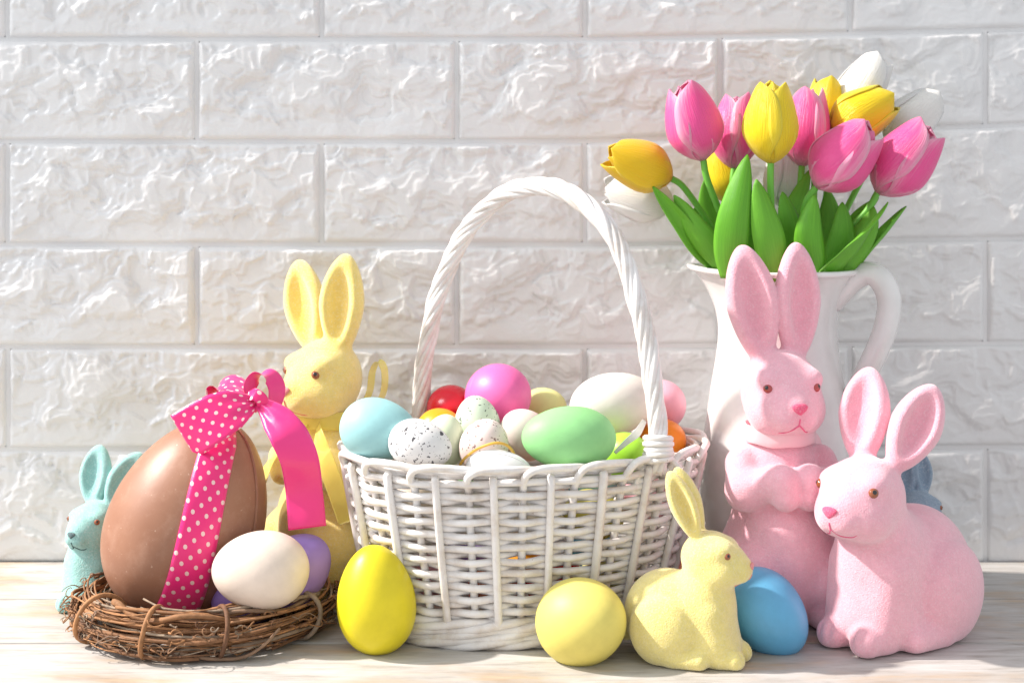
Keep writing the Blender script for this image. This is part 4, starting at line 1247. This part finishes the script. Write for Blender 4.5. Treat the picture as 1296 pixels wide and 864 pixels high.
def tulip(px, py, d, dirv, L, Rb, mat, label, group=None, spin=0.0, close=0.72, leaves=()):
    """px,py,d: middle of the flower head; dirv: where it points; the stem runs down into the jug"""
    rr = random.Random(int(px * 7 + py))
    dv = Vector(dirv).normalized()
    mid = at(px, py, d); base = mid - dv * L * 0.48
    foot = Vector((JC[0] + 0.12 * (base.x - JC[0]), JC[1] + 0.12 * (base.y - JC[1]), 12.0))
    root = thing('tulip', foot, 0, label, 'tulip', group)
    q = dv.to_track_quat('Z', 'Y')
    for k in range(6):
        inner = k >= 3
        az = spin + (k % 3) * 2 * math.pi / 3 + (math.pi / 3 if inner else 0) + rr.uniform(-0.12, 0.12)
        V, Fc, U = petal(L, Rb, az, 1.30 if not inner else 1.15, 0.10 if inner else 0.0 + 0.02 * (k % 3), rr.uniform(-0.05, 0.03) - (0.05 if inner else 0), rr.uniform(-0.5, 1.0), (close * 0.74 if not inner else min(0.86, close * 1.12)) + rr.uniform(-0.06, 0.05))
        o = mesh('petal', [q @ Vector(v) + (base - foot) for v in V], Fc, mat, root, uv=U)
        sm = o.modifiers.new('thickness', 'SOLIDIFY'); sm.thickness = 0.0006; sm.offset = 0
    b = base - foot
    J = Vector((JC[0], JC[1], 0)); hv = Vector((base.x - J.x, base.y - J.y, 0)); hl = hv.length
    rim = J + hv.normalized() * min(3.1, hl * 0.62) + Vector((0, 0, 20.6)) - foot
    P = spline([b + dv * 0.5, b, b - dv * 1.0 + Vector((0, 0, -0.35)), (b - dv * 1.0) * 0.4 + rim * 0.6 + Vector((0, 0, 0.5)), rim, rim * 0.5 + Vector((0, 0, 0)), Vector((0, 0, 0))], 36)
    tube('stem', P, 0.215, STEM, root, 10)
    for lf in leaves: leaf(root, foot, *lf)
    return root

def leaf(root, foot, path, width, side, fold=0.25):
    """path: (px, py, d) from the base up to the tip; side: width direction"""
    C = spline([at(*p) - foot for p in path], 26)
    T = np.gradient(C, axis=0); T /= np.linalg.norm(T, axis=1)[:, None]
    D = v3(*side)[None, :] - T * (T @ v3(*side))[:, None]; D /= np.linalg.norm(D, axis=1)[:, None]
    Nn = np.cross(T, D)
    V, U, Fc = [], [], []
    nu = 9
    for i in range(26):
        q = i / 25
        hw = width / 2 * (0.62 + 0.38 * math.sin(min(q / 0.45, 1) * math.pi / 2)) * (1 - max(0, (q - 0.45) / 0.55) ** 2.1) ** 0.75
        hw = max(hw, 0.02)
        for j in range(nu):
            u = 2 * j / (nu - 1) - 1
            V.append(C[i] + D[i] * u * hw + Nn[i] * (fold * hw * (u * u) + 0.05 * math.sin(6 * q + 2 * u) * hw)); U.append((u, q))
    for i in range(25):
        for j in range(nu - 1):
            a = i * nu + j; Fc.append((a, a + 1, a + nu + 1, a + nu))
    o = mesh('leaf', V, Fc, LEAF, root, uv=U)
    sm = o.modifiers.new('thickness', 'SOLIDIFY'); sm.thickness = 0.0009; sm.offset = 0

JX = 984
tulip(811, 211, 91.5, (-1, -0.25, 0.38), 4.7, 1.62, P_ORG, 'golden yellow tulip drooping sideways over the jug spout', None, 0.4, 0.72,
      leaves=[([(940, 352, 92.5), (893, 320, 91.0), (862, 280, 90.6), (826, 236, 90.4)], 1.25, (0.55, -0.2, 0.5), -0.6)])
tulip(877, 157, 90.5, (-0.30, -0.10, 1), 5.1, 1.85, P_PINK, 'pink tulip leaning left above the golden drooping tulip', None, 0.2, 0.74,
      leaves=[([(930, 352, 90.6), (905, 320, 90.2), (880, 290, 90.2), (853, 247, 90.6)], 1.75, (0.8, -0.3, 0.55), 0.3)])
tulip(931, 168, 93.5, (0.06, 0.1, 1), 5.0, 1.62, P_PINK, 'pink tulip half hidden behind the tall yellow tulip', None, 0.9, 0.74,
      leaves=[([(925, 352, 93), (912, 310, 93.5), (898, 270, 94), (892, 226, 94)], 1.6, (1, 0.2, 0), 0.3)])
tulip(976, 156, 89.0, (0.0, -0.06, 1), 5.3, 1.72, P_YEL, 'tall yellow tulip standing upright in the middle', None, 1.57, 0.74,
      leaves=[([(926, 352, 88.6), (925, 315, 88.3), (931, 265, 88.1), (946, 196, 88.5)], 2.15, (1, -0.12, 0.1), 0.28),
              ([(983, 356, 88.3), (978, 320, 88.0), (970, 280, 87.9), (957, 227, 88.2)], 2.0, (1, 0.12, 0.05), 0.30)])
tulip(1020, 163, 92.5, (0.12, 0.05, 1), 5.2, 1.60, P_PINK, 'upright pink tulip right of the tall yellow tulip', None, 0.0, 0.74,
      leaves=[([(975, 352, 91.8), (988, 315, 91.5), (1002, 275, 91.6), (1025, 215, 92.2)], 1.7, (0.9, -0.1, -0.35), 0.35)])
tulip(1042, 145, 95.0, (0.15, 0.1, 1), 4.6, 1.30, P_YEL, 'yellow tulip mostly hidden behind the pink tulips', None, 0.5, 0.6,
      leaves=[([(1045, 352, 93.5), (1050, 315, 94), (1052, 280, 94.4), (1048, 240, 94.6)], 1.9, (1, 0.1, 0), 0.3)])
tulip(1091, 112, 95.3, (0.55, 0.05, 0.85), 5.0, 1.55, P_WHT, 'white tulip highest above the right side of the bunch', None, 0.3, 0.62,
      leaves=[([(1000, 352, 90.6), (1004, 315, 90.4), (1000, 280, 90.2), (990, 243, 90.4)], 1.6, (1, 0.15, 0.05), 0.35),
              ([(1052, 354, 90.2), (1062, 322, 90.0), (1068, 292, 90.0), (1066, 256, 90.4)], 1.7, (1, 0.1, 0.0), 0.35)])
tulip(1090, 146, 92.6, (0.85, 0.0, 0.50), 4.8, 1.72, P_YEL, 'yellow tulip leaning right above two pink tulips', None, 0.8, 0.66,
      leaves=[([(1040, 352, 93.2), (1058, 315, 93.5), (1082, 282, 93.6), (1112, 250, 93.6)], 1.5, (0.6, 0.2, 0.8), 0.3)])
tulip(1067, 201, 89.2, (0.62, -0.25, 0.72), 5.2, 1.98, P_PINK, 'large pink tulip tilted right over the jug rim', None, 0.5, 0.66,
      leaves=[([(1035, 356, 88.8), (1026, 325, 88.5), (1024, 290, 88.4), (1031, 247, 88.7)], 1.8, (1, -0.1, 0.0), 0.3)])
tulip(1143, 206, 90.5, (0.62, -0.15, 0.78), 5.3, 1.98, P_PINK, 'pink tulip furthest out above the jug handle', None, 0.1, 0.66,
      leaves=[([(1030, 356, 89.2), (1062, 325, 89.0), (1092, 294, 89.0), (1124, 256, 89.4)], 1.9, (0.55, -0.25, 0.75), 0.3),
              ([(1070, 352, 91.6), (1095, 325, 91.6), (1120, 296, 91.6), (1147, 261, 91.8)], 1.5, (0.6, 0.2, 0.75), 0.5)])
tulip(1152, 153, 95.6, (0.75, 0.1, 0.62), 4.6, 1.6, P_WHT, 'white tulip behind the outermost pink tulip', None, 0.7, 0.5,
      leaves=[([(1058, 354, 90.6), (1080, 320, 90.4), (1096, 290, 90.4), (1106, 262, 90.8)], 1.6, (0.8, -0.1, 0.45), 0.35)])
tulip(810, 250, 94.6, (-1, 0.05, 0.22), 4.8, 1.65, P_WHT, 'white tulip drooping beneath the golden tulip', None, 0.2, 0.75,
      leaves=[([(955, 354, 89.6), (952, 320, 89.4), (948, 285, 89.4), (940, 240, 89.8)], 1.6, (1, 0.1, 0.0), 0.3),
              ([(915, 350, 92.0), (900, 318, 92.0), (888, 286, 92.2), (880, 262, 92.6)], 1.7, (0.9, 0.1, 0.3), 0.3)])
tulip(920, 222, 95.6, (-0.25, 0.1, 1), 4.2, 1.5, P_YEL, 'low yellow tulip glimpsed behind the green leaves', None, 0.2, 0.5,
      leaves=[([(950, 352, 93.6), (945, 315, 94), (944, 285, 94.2), (950, 245, 94.4)], 1.4, (1, 0.1, 0), 0.3)])
tulip(995, 226, 95.8, (0.1, 0.1, 1), 4.2, 1.5, P_WHT, 'low white tulip glimpsed between the green stems', None, 0.6, 0.5,
      leaves=[([(1010, 352, 93.6), (1015, 315, 94), (1022, 285, 94.2), (1030, 250, 94.4)], 1.7, (1, 0.1, 0), 0.3)])
